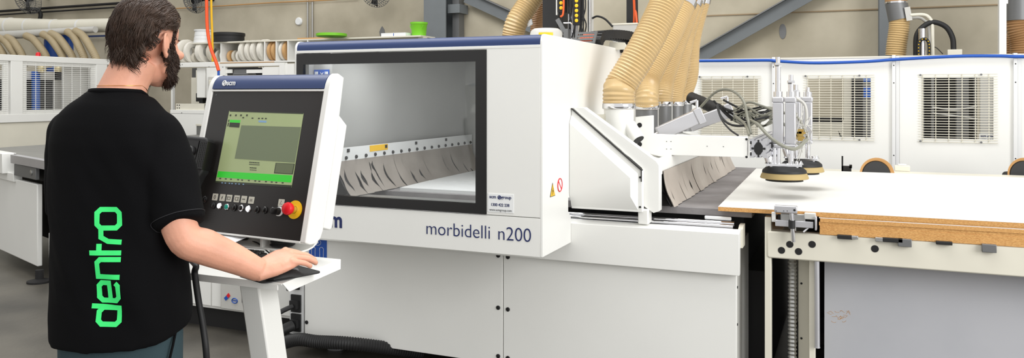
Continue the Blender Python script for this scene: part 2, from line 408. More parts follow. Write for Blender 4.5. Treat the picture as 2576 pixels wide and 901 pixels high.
# warning stickers on the right side
ws = MB().prism([(-.034, -.026), (.034, -.026), (0, .036)], (X1, 3.437, 1.06), EY, EZ, EX, 0, .0015).build('warning_triangle', DARK, cabn)
MB().prism([(-.030, -.0235), (.030, -.0235), (0, .031)], (X1, 3.437, 1.06), EY, EZ, EX, .0015, .0022).build('triangle_face', YEL, ws)
MB().prism([(.004, .016), (-.008, -.001), (0, .001), (-.006, -.018), (.009, .003), (.001, .002)], (X1, 3.437, 1.058), EY, EZ, EX, .0022, .003).build('bolt_symbol', DARK, ws)
ps = disc(MB(), (X1, 3.535, 1.076), (1, 0, 0), .032, .001).build('prohibition_sign', STICK, cabn)
q = MB(); c = V((X1+.0015, 3.535, 1.076)); q.tube([c+V((0, .03*math.cos(a), .03*math.sin(a))) for a in [k*PI/16 for k in range(32)]], .0028, 6, closed=True); q.obox(c, (.001, 0, 0), (0, .021, -.021), (0, .002, .002)); q.build('red_ring', RED, ps)
# fill lights added under the cabin roof to brighten the interior
l = bpy.data.lights.new('cabin_fill_light', 'AREA'); l.shape = 'RECTANGLE'; l.size = 1.0; l.size_y = .35; l.energy = 7
lo = bpy.data.objects.new('cabin_fill_light', l); COL.objects.link(lo); lo.location = (-1.93, 3.75, 1.735)

l = bpy.data.lights.new('sign_fill_light', 'AREA'); l.shape = 'RECTANGLE'; l.size = .9; l.size_y = .02; l.energy = 1.2  # added narrow fill hidden behind the top bar, brightens the axis sign
lo = bpy.data.objects.new('sign_fill_light', l); COL.objects.link(lo); lo.location = (-2.06, FY+.035, 1.695); lo.rotation_euler = (.35, 0, 0)
# ---------------------------------------------------------------- sloped side guard and front curtain beam
gd = thing('sloped_guard', 'white sloping guard box jutting from the right side of the router cabin', 'machine guard', (-1.04, 4.6, .93))
A = [(-1.256, .945), (-1.256, 1.43), (-.905, 1.14), (-.905, .945)]
MB().xz(A, 3.70, 3.735).build('inner_plate', WHITE, gd, bevel=.003)
cg = lambda p, f: (-1.08+(p[0]+1.08)*f, 1.15+(p[1]-1.15)*f)
# raised chamfered cover
O_ = [(-1.256, .955), (-1.256, 1.40), (-.925, 1.127), (-.925, .955)]; I_ = [(-1.256, 1.02), (-1.256, 1.362), (-.955, 1.107), (-.955, 1.02)]
m = MB(); m.loft([[(x, 3.70, z) for x, z in O_], [(x, 3.672, z) for x, z in I_]]); m.build('cover', WHITE, gd)
B = [(-1.256, 1.437), (-1.205, 1.437), (-.845, 1.185), (-.832, 1.165), (-.832, .95), (-.86, .94), (-.915, .975), (-.915, 1.15), (-1.256, 1.43)]
MB().xz(B, 3.735, 3.79).build('outer_frame', WHITE, gd, bevel=.002)
T = [(-1.256, 1.26), (-1.205, 1.25), (-.84, 1.165), (-.84, 1.12), (-1.256, 1.12)]
MB().xz(T, 3.79, 5.9).build('housing', WHITE, gd, bevel=.003)
MB().box(-.87, -.832, 3.79, 5.95, 1.118, 1.19).build('curtain_beam', WHITE, gd, bevel=.003)
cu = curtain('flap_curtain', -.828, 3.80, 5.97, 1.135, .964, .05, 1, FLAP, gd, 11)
curtain('rear_flap', -.845, 3.80, 5.97, 1.13, .964, .05, 1, DARK, gd, 5)
MB().prism([(-1.256, 1.4305), (-.910, 1.143), (-.910, 1.09), (-.9065, 1.09), (-.9065, 1.1455), (-1.256, 1.4335)], (0, 3.699, 0), EX, EZ, EY, -.006, .02).build('black_gap', DARK, gd)
sl = MB().box(-.93, -.88, 3.715, 3.79, .886, .958); sl.build('slide_block', WHITE, gd, bevel=.006)
for z in (1.11, .97): disc(MB(), (-.915, 3.70, z), (0, -1, 0), .005, .003, 10).build('screw', DARK, gd)

# ---------------------------------------------------------------- loader arm
arm = thing('loader_arm', 'white horizontal loader beam with an aluminium profile at its end, beside the guard', 'machine arm', (-.75, 4.0, 1.2))
AY = 4.02
def ap(px, py, Y=AY): p_ = at(px, py, Y=Y); return (p_.x, p_.z)
pl = [(-1.02, 1.215), (-1.02, ap(1560, 294)[1]), ap(1643, 290), ap(1643, 337), ap(1880, 345), ap(1880, 396), (-.80, ap(1645, 390)[1]), (-.834, 1.195), (-.834, 1.172)]
MB().xz(pl, AY, AY+.02).build('arm_plate', WHITE, arm, bevel=.003)
for hx, hy in ((1609, 315), (1609, 363)):
    p_ = at(hx, hy, Y=AY-.001); disc(MB(), p_, (0, -1, 0), .0125, .001).build('hole', DARK, arm)
for hx, hy in ((1677, 356), (1688, 356), (1677, 375), (1688, 375), (1779, 368), (1820, 369)):
    disc(MB(), at(hx, hy, Y=AY-.001), (0, -1, 0), .002, .001, 8).build('screw', DARK, arm)
q0 = at(1650, 340, Y=AY+.02); q1 = at(1878, 394, Y=AY+.02)
MB().box(q0.x, q1.x, AY+.02, AY+.09, q1.z, q0.z).build('beam', WHITE, arm)
# extruded slotted profile running back along Y
e0 = at(1886, 350, Y=AY-.01); e1 = at(1930, 398, Y=AY-.01)
ex0, ex1, ez1, ez0 = e0.x, e1.x, e0.z, e1.z; w_, h_ = ex1-ex0, ez1-ez0; cxm, czm = (ex0+ex1)/2, (ez0+ez1)/2
sec = []
def slot(x, z, dx, dz, nx, nz, s):  # T-slot notch going inward at edge point
    return [(x-dx*s, z-dz*s), (x-dx*s+nx*.008, z-dz*s+nz*.008), (x+dx*s+nx*.008, z+dz*s+nz*.008), (x+dx*s, z+dz*s)]
sec += [(ex0, ez0)]+slot(ex0+w_*.3, ez0, 1, 0, 0, 1, .005)+slot(ex0+w_*.7, ez0, 1, 0, 0, 1, .005)+[(ex1, ez0)]+slot(ex1, ez0+h_*.3, 0, 1, -1, 0, .005)+slot(ex1, ez0+h_*.7, 0, 1, -1, 0, .005)
sec += [(ex1, ez1)]+slot(ex0+w_*.7, ez1, -1, 0, 0, -1, .005)+slot(ex0+w_*.3, ez1, -1, 0, 0, -1, .005)+[(ex0, ez1)]+slot(ex0, ez0+h_*.7, 0, -1, 1, 0, .005)+slot(ex0, ez0+h_*.3, 0, -1, 1, 0, .005)
prof = MB().xz(sec, AY-.01, AY+.95).build('profile_rail', ALU, arm)
ha = []
for k in range(8):
    a = PI/8+k*PI/4; ha.append((cxm+w_*.27*math.cos(a), czm+h_*.36*math.sin(a)))
hh = MB(); hh.xz(ha, AY-.0115, AY-.0105)
for dx, dz in ((1, 0), (-1, 0)): hh.box(cxm+dx*w_*.33-.006, cxm+dx*w_*.33+.006, AY-.0115, AY-.0105, czm-.005, czm+.005)
for dz in (1, -1): hh.box(cxm-.004, cxm+.004, AY-.0115, AY-.0105, czm+dz*h_*.40-.006, czm+dz*h_*.40+.006)
for dz in (-.3, .3): hh.box(ex0+.002, ex0+.009, AY-.0115, AY-.0105, czm+dz*h_-.008, czm+dz*h_+.008)
hh.build('profile_core', DARK, prof)
for hz in (.08, -.08): disc(MB(), (ex0-.016, AY-.001, czm+hz*h_*6), (0, -1, 0), .006, .001, 10).build('hole', DARK, arm)

# ---------------------------------------------------------------- vacuum lifting heads
def lifter(label, x, y, zc, rodtop, rod2, group):
    t = thing('vacuum_lifter', label, 'suction lifter', (0, 0, 0), 0, group)
    m = MB()
    for dx in (-.030, .030):
        m.box(dx-.026, dx+.026, -.026, .026, .14, .35); m.box(dx-.028, dx+.028, -.028, .028, .35, .378); m.box(dx-.028, dx+.028, -.028, .028, .12, .14)
    m.build('cylinder_body', ALU, t, bevel=.006)
    for dx, rt in ((-.030, rodtop), (.032, rod2)):
        r_ = MB(); r_.cyl((dx, 0, .378), (dx, 0, .405), .022); r_.cyl((dx, 0, .03), (dx, 0, rt), .0135); r_.cyl((dx, 0, rt), (dx, 0, rt+.045), .011)
        r_.lathe([(.017, 0), (.019, .004), (.019, .014), (.017, .018)], (dx, 0, rt-.002), n=6)
        r_.build('piston_rod', CHROME, t)
    f = MB(); f.box(-.085, .085, -.03, .03, .028, .04)
    for dx in (-.06, .06):
        f.cyl((dx, -.02, -.005), (dx, -.02, .055), .009); f.lathe([(.0, .055), (.013, .055), (.001, .075)], (dx*1.35, -.02, -.015), n=10)
    f.cyl((-.05, 0, .04), (-.05, 0, .13), .016); f.tube([V((-.085, -.01, .13)), V((-.082, -.012, .08)), V((-.07, -.015, .045))], .018, 12)
    f.build('mounting_plate', CHROME, t, bevel=.002)
    c = MB(); c.lathe([(.03, .03), (.09, .022), (.106, .008), (.108, -.004), (.02, -.004)], (0, 0, 0), n=36); c.build('cup_plate', RUB, t)
    c = MB(); c.lathe([(.02, -.004), (.106, -.004), (.112, -.014), (.118, -.03), (.115, -.033), (.085, -.028), (.02, -.028)], (0, 0, 0), n=36); c.build('cup_seal', mat('tan_rubber_seal', (172, 150, 100), .6) if 'tan_rubber_seal' not in MATS else MATS['tan_rubber_seal'], t)
    c = MB(); c.lathe([(.02, -.03), (.088, -.03), (.092, -.045), (.02, -.045)], (0, 0, 0), n=32); c.build('cup_lip', RUB, t)
    t.location = (x, y, zc); return t
cpos = at(1973, 432, Y=4.26)
L1 = lifter('nearest silver suction lifter with tall twin rods, hovering over the white board', cpos.x, cpos.y, cpos.z, .535, .445, 'suction lifters over the white board')
L2 = lifter('rear silver suction lifter half hidden behind the nearest one', cpos.x+.06, cpos.y+.42, cpos.z, .40, .385, 'suction lifters over the white board')
# brackets joining the heads to the profile
MB().obox(at(1928, 385, Y=4.22), (.016, 0, 0), (0, .012, 0), (0, 0, .022)).build('clamp_knob', RUB, arm, bevel=.003)
MB().obox(at(1940, 365, Y=4.22), (.010, .0, .004), (0, .010, 0), (-.003, 0, .012)).build('clamp_knob', RUB, arm, bevel=.003)
MB().box(ex1, cpos.x-.062, 4.24, 4.28, czm-.03, czm+.03).build('head_bracket', ALU, arm, bevel=.003)
MB().box(ex1, cpos.x-.002, 4.66, 4.70, czm-.03, czm+.03).build('head_bracket', ALU, arm, bevel=.003)
# pneumatic hoses
GHOSE = mat('grey_pneumatic_hose', (128, 128, 116), .35)
def pline(pts, r, m=GHOSE): return MB().tube(bez([at(x, y, Y=yy) for x, y, yy in pts], 10), r, 8)
hs = [
 ('arching grey air hose above the loader beam', [(1760, 272, 4.5), (1800, 232, 4.45), (1835, 226, 4.4), (1868, 250, 4.3), (1880, 295, 4.25), (1889, 336, 4.2)], .0075),
 ('thick grey air hose sweeping down past the nearest lifter', [(1880, 300, 4.3), (1905, 312, 4.2), (1930, 338, 4.12), (1960, 362, 4.1), (2000, 375, 4.15), (2030, 352, 4.25)], .0085),
 ('grey air hose rising behind the nearest lifter', [(1880, 300, 4.5), (1905, 275, 4.5), (1940, 272, 4.5), (1975, 285, 4.5)], .0075),
 ('dark air hose sagging above the loader beam', [(1805, 262, 4.4), (1812, 290, 4.35), (1835, 312, 4.3), (1870, 316, 4.3), (1905, 300, 4.35), (1945, 292, 4.45)], .006),
 ('thin dark air hose dropping to the loader beam', [(1802, 265, 4.3), (1815, 300, 4.2), (1835, 325, 4.15), (1857, 341, 4.1)], .0045),
 ('grey air hose looping low behind the lifters', [(1905, 318, 4.55), (1925, 292, 4.5), (1955, 298, 4.5), (1990, 330, 4.55)], .007),
 ('grey air hose dropping onto the end of the profile', [(1850, 292, 4.4), (1872, 310, 4.3), (1880, 325, 4.2), (1884, 340, 4.12)], .007),
 ('clear air hose curling on the right of the rear lifter', [(2000, 245, 4.5), (2025, 265, 4.5), (2028, 310, 4.5), (2012, 340, 4.5)], .008),
 ('grey air hose under the right side of the rear lifter', [(1990, 345, 4.4), (2010, 362, 4.4), (2030, 345, 4.45), (2015, 310, 4.5), (2000, 285, 4.5)], .006)]
for i, (lab, pts, r) in enumerate(hs):
    mb = pline(pts, r); o = mb.build('air_hose', MATS['amber_hose_plastic'] if False else (RUB if 'dark' in lab else (GREYW if 'clear' in lab else GHOSE)), None); tag(o, lab, 'hose', 'air hoses of the loader')
wires = MB(); rnd = random.Random(4)
for i in range(14):
    x0 = rnd.uniform(1985, 2030); y0 = rnd.uniform(240, 330)
    P = [at(x0+rnd.uniform(-14, 14), y0+k*rnd.uniform(12, 24), Y=4.42+rnd.uniform(-.05, .05)) for k in range(5)]
    wires.tube(bez(P, 6), .002, 6)
tag(wires.build('wiring', GREYW), 'tangle of thin pale wires beside the rear suction lifter', 'wires', None, 'stuff')
wires = MB()
for i in range(7):
    x0 = rnd.uniform(1795, 1830); y0 = rnd.uniform(250, 280); sag = rnd.uniform(5, 38); x1 = rnd.uniform(1915, 1945); y1 = rnd.uniform(262, 300)
    P = [at(x0+(x1-x0)*f, y0+(y1-y0)*f+sag*math.sin(PI*f)+rnd.uniform(-3, 3), Y=4.48+rnd.uniform(-.05, .05)) for f in (0, .3, .6, 1)]
    wires.tube(bez(P, 6), rnd.choice((.003, .005, .006)), 6)
wg = MB()
for i in range(7):
    y0 = rnd.uniform(275, 305); P = [at(1845+100*f, y0+rnd.uniform(-6, 6)+30*math.sin(PI*f)*rnd.uniform(-.8, .8), Y=4.42) for f in (0, .35, .7, 1)]
    wg.tube(bez(P, 6), .006, 6)
tag(wg.build('wiring', GHOSE), 'cluster of grey-green air hoses just left of the nearest lifter', 'hoses', None, 'stuff')
tag(wires.build('wiring', MATS['black_rubber']), 'bundle of thin dark hoses sagging between the slanted cylinders and the lifters', 'hoses', None, 'stuff')
vv = MB()
for i in range(6):
    c = at(rnd.uniform(1990, 2015), rnd.uniform(300, 352), Y=4.40); vv.obox(c, (.012, 0, 0), (0, .01, 0), (0, 0, .012)); vv.cyl(c, c+V((.022, 0, .006)), .006, n=8)
vvo = vv.build('valve_block', mat('brass', (190, 160, 90), .35, .6), arm)
# slanted pneumatic cylinders
def slant(label, p0, p1, wd):
    p0, p1 = V(p0), V(p1); d = (p1-p0).normalized(); t = thing('air_cylinder', label, 'cylinder', p0, 0, 'slanted air cylinders')
    MB().bar(p0, p1, wd, wd).build('barrel', ALU, t, bevel=.006)
    MB().bar(p1-d*.03, p1+d*.012, wd*1.16, wd*1.16).build('end_cap', ALU, t, bevel=.004)
    m = MB(); m.cyl(p0, p0-d*.04, wd*.2); m.build('rod', CHROME, t)
    m = MB(); up = V((0, 0, 1)); m.cyl(p1-d*.02+up*wd*.5, p1-d*.02+up*wd*.5+V((0, 0, .05)), .008); m.cyl(p1-d*.02+up*(wd*.5+.05), p1-d*.06+up*(wd*.5+.055), .007); m.build('fitting', CHROME, t)
slant('nearer slanted aluminium air cylinder above the loader beam', at(1655, 338, Y=4.25), at(1762, 290, Y=4.32), .075)
slant('farther slanted aluminium air cylinder with the higher end', at(1735, 316, Y=4.75), at(1838, 278, Y=4.8), .075)
# black ribbed sleeve
m = MB(); ribbed(m, [at(1738, 246, Y=5.0), at(1760, 255, Y=4.95), at(1780, 264, Y=4.9), at(1806, 276, Y=4.85)], .036, .03, .001, 14); tag(m.build('cable_sleeve', RUB), 'black cable sleeve lying behind the slanted cylinders', 'sleeve')

# ---------------------------------------------------------------- amber extraction hoses in front
OUT = []
def ext_hose(label, base_px, Y, dia, path, spout=True, group='amber extraction hoses on the guard'):
    t = thing('extraction_hose', label, 'hose', base_px, 0, group)
    m = MB(); ribbed(m, path, dia/2, dia*.105, dia*.022, 26); m.build('hose', HOSE, t)
    c = V(base_px)
    MB().lathe([(dia*.515, -.012), (dia*.53, -.008), (dia*.53, .012), (dia*.515, .016), (dia*.49, .016), (dia*.49, -.012)], c, n=32, closed=True).build('hose_clamp', CHROME, t)
    return t, c
p0 = at(1557, 268, Y=3.95); k1 = p0
t1, c1 = ext_hose('thickest amber ribbed extraction hose, nearest the cabin, bent above its white spout', p0, 3.95, .160,
   [p0+V((0, 0, -.01)), p0+V((0, 0, .07)), at(1562, 215, Y=3.97), at(1590, 170, Y=4.0), at(1625, 110, Y=4.05), at(1660, 40, Y=4.12), at(1690, -30, Y=4.2), at(1700, -90, Y=4.3)])
sp = MB(); sp.lathe([(.076, .0), (.074, -.10), (.070, -.115), (.058, -.19)], p0, n=28)
q = at(1583, 315, Y=3.93); q2 = at(1606, 352, Y=3.9); sp.cyl(q, q2, .034, .033, 20)
sp.build('spout', WHITE, t1)
disc(MB(), q2+(q2-q).normalized()*.0005, q2-q, .03, .001).build('spout_mouth', DARK, t1)
tops = [(1722, 8, 4.9), (1742, 4, 5.2), (1752, 0, 5.45), (1768, 0, 5.7)]
for i, (bx, by, Y, dia, lab) in enumerate([(1627, 270, 4.55, .135, 'second amber extraction hose, right behind the thickest one'), (1668, 262, 5.0, .115, 'third amber extraction hose counting back from the thickest'),
      (1697, 262, 5.35, .115, 'fourth amber extraction hose counting back from the thickest'), (1723, 258, 5.7, .105, 'rearmost amber extraction hose beside the black cable sleeve')]):
    p0 = at(bx, by, Y=Y); tx, ty, tY = tops[i]; p3 = at(tx, ty, Y=tY)
    mid = p0.lerp(p3, .28)+V((-.055+.02*i, 0, -.01)); mid2 = p0.lerp(p3, .62)+V((-.02, 0, 0))
    t_, c_ = ext_hose(lab, p0, Y, dia, [p0+V((0, 0, -.01)), p0+V((0, 0, .06)), mid, mid2, p3])
    MB().cyl(p0+V((0, 0, -.005)), V((p0.x, p0.y, 1.24)), dia*.47, n=24).build('pipe_stub', GREYM if i else GREYM, t_)
    d = (p3-mid2).normalized()
    MB().cyl(p3-d*.02, p3+d*.02, dia*.54, n=24).build('top_clamp', CHROME, t_)
    MB().cyl(p3+d*.01, p3+d*.5, dia*.48, n=24).build('top_pipe', HOSED, t_)
MB().xz([ap(1648, 262, 4.8), ap(1655, 262, 4.8), ap(1655, 335, 4.8), ap(1648, 335, 4.8)], 4.8, 4.82).build('divider', WHITE, gd)
MB().xz([ap(1683, 262, 5.2), ap(1690, 262, 5.2), ap(1690, 325, 5.2), ap(1683, 325, 5.2)], 5.2, 5.22).build('divider', WHITE, gd)
q = at(1737, 285, Y=5.9); MB().box(-1.25, q.x, 5.9, 5.93, 1.1, 1.46).build('rear_plate', WHITE, gd)
MB().box(-1.256, -1.10, 3.90, 3.93, 1.3, at(1510, 288, Y=3.9).z).build('spout_bracket', CREAM, gd)
# ================================================================ loading table, boards, sheet
TY = 4.05*.935
ZS = lambda z: 1.5-(1.5-z)*.935
tb = thing('loading_table', 'cream steel loading table with round holes in its front beam, under the white board', 'table', (.9, 4.8, 0))
beam = MB()
xa = at(1927, 600, Y=TY).x; zt = ZS(.838); zb = ZS(.708)
beam.xz([(xa+.012, zb), (xa+.004, zb+.008), (xa+.004, zt-.008), (xa+.012, zt), (2.6, zt), (2.6, zb)], TY, TY+.06)
beam.build('front_beam', CREAM, tb, bevel=.006)
for hx, hy in ((1987, 615), (1966, 630), (2009, 633), (2043, 615), (2201, 626)):
    disc(MB(), at(hx, hy, Y=TY-.0005), (0, -1, 0), .0155, .0008, 20).build('hole', DARK, tb)
def lx(px, Y): return at(px, 700, Y=Y).x
MB().box(lx(1924, TY+.01), lx(1940, TY+.01), TY+.005, TY+.06, .0, ZS(.905)).build('leg', CREAM, tb, bevel=.002)
MB().box(lx(2008, TY+.12), lx(2036, TY+.12), TY+.12, TY+.14, .0, zb+.05).build('leg', CREAM, tb, bevel=.002)
MB().box(lx(2036, TY+.05), lx(2050, TY+.05), TY+.03, TY+.14, .0, zb+.02).build('leg', CREAM, tb, bevel=.002)
for z in (ZS(.57), ZS(.30)): disc(MB(), (lx(2016, TY+.12), TY+.119, z), (0, -1, 0), .005, .002, 10).build('screw', DARK, tb)
MB().box(2.4, 2.46, TY+.02, TY+.1, 0, zb+.02).build('leg', CREAM, tb)
MB().box(xa+.02, xa+.08, 5.6, 5.66, 0, zt-.01).build('leg', CREAM, tb)
MB().box(2.4, 2.46, 5.6, 5.66, 0, zt-.01).build('leg', CREAM, tb)
MB().box(xa+.02, 2.6, 5.6, 5.66, zb, zt).build('rear_beam', CREAM, tb)
MB().box(xa+.005, xa+.065, TY+.06, 5.6, zb, zt).build('side_beam', CREAM, tb)
for k in range(4):
    x = .05+k*.75; MB().box(x, x+.06, TY+.06, 5.6, zb+.05, zt).build('cross_beam', DARK, tb)
# black lifting carriage under the table
lk = tb
m = MB(); m.box(-.28, 2.3, 4.7, 4.8, 0, .1); m.box(-.28, 2.3, 5.4, 5.5, 0, .1); m.box(-.05, .02, 4.6, 4.66, 0, .70); m.build('lift_frame', DARK, lk)
m = MB(); m.bar((-.25, 5.2, .1), (2.0, 5.2, .7), .06, .06); m.bar((2.0, 5.3, .1), (-.25, 5.3, .7), .06, .06); m.build('scissor_arms', DARK, lk)
m = MB(); m.box(-.31, 2.3, 5.70, 5.74, 0, .76); m.build('back_plate', DARK, lk)
# little brackets seen below the stack
for px, py, wd, mm_ in ((2125, 592, .03, RUB), (2150, 592, .014, STEEL), (2212, 598, .016, STEEL), (2245, 600, .04, RUB), (2276, 611, .026, GREYM), (2375, 606, .03, RUB), (2488, 625, .026, GREYM)):
    c = at(px, py, Y=TY-.012); MB().box(c.x-wd, c.x+wd, TY-.022, TY+.0, c.z-.016, zt+.006).build('stop_bracket', mm_, tb, bevel=.002)
# stack of raw particle boards and the white top board
BX1 = 2.25
sx = at(2060, 560, Y=TY).x
zs = [(ZS(a_), ZS(b_)) for a_, b_ in [(.8385, .8635), (.8637, .8805), (.8807, .8975), (.8977, .9145)]]
names = ['bottom', 'second lowest', 'third lowest', 'uppermost bare-edged']
jit = random.Random(3)
for (z0, z1), nm in zip(zs, names):
    d = jit.uniform(-.003, .003); a = sx+jit.uniform(0, .006)
    t = thing('particle_board', nm+' particle board in the stack under the white-faced board', 'board', (a, TY, z0), 0, 'boards stacked on the loading table')
    MB().box(a, BX1, TY+d, 5.80, z0, z1).build('core', CORK, t)
t = thing('particle_board', 'white-faced particle board just under the top board of the stack', 'board', (sx, TY, .9147), 0, 'boards stacked on the loading table')
MB().box(sx, BX1, TY, 5.80, ZS(.9147), ZS(.9187)).build('white_face', WHITE2, t)
MB().box(sx, BX1, TY-.001, 5.80, ZS(.9187), ZS(.9227)).build('core', CORK, t)
t = thing('particle_board', 'large white laminated top board overhanging to the left under the lifters', 'board', (-.6, TY, .9229), 0, 'boards stacked on the loading table')
LAM = mat('white_laminate', (232, 232, 228), .42)
TX = -.607*.935
m = MB().xy([(TX, TY-.002), (BX1, TY-.002), (BX1, 5.85), (TX-.047, 5.85)], ZS(.923), ZS(.943)); m.build('core', CORK, t)
m = MB().xy([(TX, TY-.002), (BX1, TY-.002), (BX1, 5.85), (TX-.047, 5.85)], ZS(.943), ZS(.9447)); m.build('white_face', LAM, t)
# pale protective patch of the stop on the board
# pneumatic side stop
ss = thing('side_stop', 'small steel clamp stop with a vertical rod on the left end of the table beam', 'clamp', (-.25, TY-.03, .88))
SY = TY-.035
def sp_(px, py): p_ = at(px, py, Y=SY); return p_.x, p_.z
def sbox(x0, y0, x1, y1, d0, d1, nm, m_, bv=.002):
    a = sp_(x0, y1); b = sp_(x1, y0); return MB().box(a[0], b[0], SY+d0, SY+d1, a[1], b[1]).build(nm, m_, ss, bevel=bv)
hd = sbox(1948, 519, 2006, 534, -.012, .02, 'stop_head', ALU, .004)
c = sp_(1999, 528); disc(MB(), (c[0], SY-.0125, c[1]), (0, -1, 0), .005, .001, 12).build('hole', DARK, hd)
for hx in (1953, 1972, 1981):
    c = sp_(hx, 530); disc(MB(), (c[0], SY-.0125, c[1]), (0, -1, 0), .002, .001, 8).build('hole', DARK, hd)
a = sp_(1991, 532); b = sp_(1996, 609)
MB().cyl((a[0], SY, a[1]), (b[0], SY, b[1]), .0095).build('stop_rod', CHROME, ss)
c = sp_(1992, 566); MB().cyl((c[0], SY, c[1]-.016), (c[0], SY, c[1]+.02), .0145).build('rod_collar', RUB, ss)
sbox(1950, 559, 2046, 569, .0, .02, 'slide_bar', ALU)
sbox(1963, 541, 2026, 557, .012, .035, 'cylinder', STEEL, .004)
sbox(2023, 538, 2052, 552, .0, .035, 'end_block', GREYW, .003)
sbox(2050, 545, 2055, 579, -.01, .03, 'stop_plate', ALU)
sbox(1940, 536, 1950, 560, .02, .05, 'side_block', WHITE)
a = sp_(2033, 574); b = sp_(2021, 584); MB().cyl((a[0], SY+.01, a[1]), (b[0], SY, b[1]), .004).build('lever', ALU, ss)
sbox(1955, 537, 2052, 565, .035, .05, 'back_plate', DARK)
# corrugated metal conduit and steel rod
m = MB(); ribbed(m, [at(1993, 640, Y=TY+.09), at(1993, 780, Y=TY+.09), (at(1993, 900, Y=TY+.09).x, TY+.09, 0.02)], .017, .018, .0035, 16)
tag(m.build('metal_conduit', STEEL), 'ribbed metal conduit standing between the table legs', 'conduit')
a = at(2055, 655, Y=TY+.02); b = at(2056, 872, Y=TY+.02)
m = MB(); m.cyl((a.x, TY+.015, zb), (b.x, TY+.015, b.z), .011); m.cyl((b.x, TY+.015, b.z), (b.x, TY+.015, b.z-.004), .0125)
m.build('guide_rod', ALU, tb)
# blue-grey sheet leaning under the table
x0 = at(2074, 700, Y=TY+.16).x
m = MB().prism([(x0, 0), (2.3, 0), (2.3, zb+.03), (x0, zb+.03)], (0, TY+.14, 0), EX, V((0, .05, 1)).normalized(), V((0, -1, .05)).normalized(), 0, .012)
tag(m.build('sheet_panel', GREYB), 'large blue-grey sheet standing upright under the loading table beam', 'sheet')
sm = MB(); rnd = random.Random(8); 
for i in range(16):
    c = at(rnd.uniform(2080, 2135), rnd.uniform(782, 808), Y=TY+.1635-.0); z = c.z; y = TY+.14+.05*z-.0125
    P = [V((c.x+k*.006+rnd.uniform(-.002, .002), y, z+rnd.uniform(-.006, .006))) for k in range(4)]; sm.tube(bez(P, 3), .0007, 4)
tag(sm.build('dried_glue', BROWNB), 'dried brown glue smear on the blue-grey sheet', 'smear', None, 'stuff')

# ================================================================ guard fence behind
FYB = 7.6; FZ = 1.833
posts = [-2.35, -1.63, -.63, .352, 1.245, 2.15]
fl = ['leftmost', 'second', 'third', 'fourth', 'fifth']
grs = [None, (-1.322, -.755), (-.39, .186), (.525, 1.108), (1.40, 1.95)]
labs = ['blank white fence panel mostly hidden behind the amber hoses', 'white fence panel with a wire grille behind the slanted air cylinders', 'white fence panel whose grille shows a blue sticker behind it, right of the nearest lifter',
        'white fence panel whose grille shows a dark machine behind it', 'white fence panel cut off by the right edge of the photo']
for i in range(5):
    t = thing('fence_panel', labs[i], 'fence panel', ((posts[i]+posts[i+1])/2, FYB, 0), 0, 'white guard fence panels')
    a, b = posts[i]+.03, posts[i+1]-.03; m = MB()
    g = grs[i]
    if g:
        gx0, gx1 = g; gz0, gz1 = 1.10, 1.67
        ox0, ox1, oz0, oz1 = gx0+.03, gx1-.03, gz0+.03, gz1-.03
        for q in ((a, ox0, .1, FZ-.012), (ox1, b, .1, FZ-.012), (ox0, ox1, .1, oz0), (ox0, ox1, oz1, FZ-.012)): m.box(q[0], q[1], FYB, FYB+.02, q[2], q[3])
    else: m.box(a, b, FYB, FYB+.02, .1, FZ-.012)
    m.build('sheet', WHITE, t)
    MB().box(a-.03, b+.03, FYB-.006, FYB+.035, FZ-.014, FZ).build('top_edge', CREAM, t)
    if g:
        w_ = MB(); nv = 6; nh = 27
        for k in range(nv):
            x = gx0+(gx1-gx0)*(k+.35)/nv; w_.cyl((x, FYB-.008, gz0), (x, FYB-.008, gz1), .0032, n=6)
        for k in range(nh):
            z = gz0+(gz1-gz0)*k/(nh-1); w_.cyl((gx0, FYB-.012, z), (gx1, FYB-.012, z), .0028, n=6)
        go = w_.build('wire_grille', CREAM, t)
        for x in (gx0+.015, gx1-.12):
            for z in (gz0+.005, gz1-.005): disc(MB(), (x, FYB-.016, z), (0, -1, 0), .009, .004, 10).build('grille_bolt', GREYM, go)
    if i:
        pm = MB(); pm.box(posts[i]-.03, posts[i]-.002, FYB-.03, FYB+.03, 0, FZ+.005); pm.box(posts[i], posts[i]+.028, FYB-.012, FYB+.03, 0, FZ); pm.build('post', WHITE2, t, bevel=.002)
        for z in (1.75, 1.6, .98): disc(MB(), (posts[i]-.016, FYB-.0305, z), (0, -1, 0), .005, .002, 8).build('screw', DARK, t)
P = [(-1.33, 1.815), (-1.0, 1.812), (-.7, 1.810), (-.6, 1.80), (-.3, 1.780), (0.1, 1.785), (.36, 1.80), (.8, 1.818), (1.1, 1.815), (1.25, 1.807), (1.6, 1.80), (2.1, 1.81)]
m = MB().tube(bez([V((x, FYB-.045, z)) for x, z in P], 8), .0135, 12)
tag(m.build('air_line', GBLUE), 'blue air line running along the top of the white guard fence', 'hose')
# things standing behind the far edge of the board
for px, lab in ((2205, 'left one of two upright suction discs behind the white board'), (2577, 'suction disc behind the white board, cut off by the right edge of the photo')):
    c = at(px, 440, t=5.95); t = thing('suction_disc', lab, 'suction cup', c, 0, 'upright suction discs')
    N = V((.35, -1, .12)).normalized()
    MB().lathe([(.02, 0), (.10, 0), (.104, -.008), (.02, -.01)], c, N, 32).build('disc', RUB, t)
    MB().lathe([(.103, -.012), (.118, -.006), (.127, .010), (.118, .006), (.106, -.002)], c, N, 36, closed=True).build('rim', BROWNB, t)
    MB().cyl(c-N*.008, c-N*.25, .03).build('stem', RUB, t)
c = at(2270, 420, t=6.2); bx = thing('junction_box', 'small white plastic box at the foot of the fence post behind the board', 'box', c)
MB().box(c.x-.055, c.x+.055, c.y, c.y+.06, .9035, c.z+.01).build('body', CREAM, bx, bevel=.006); MB().box(c.x-.03, c.x+.03, c.y+.005, c.y+.05, c.z+.01, c.z+.02).build('lid', WHITE, bx, bevel=.004)
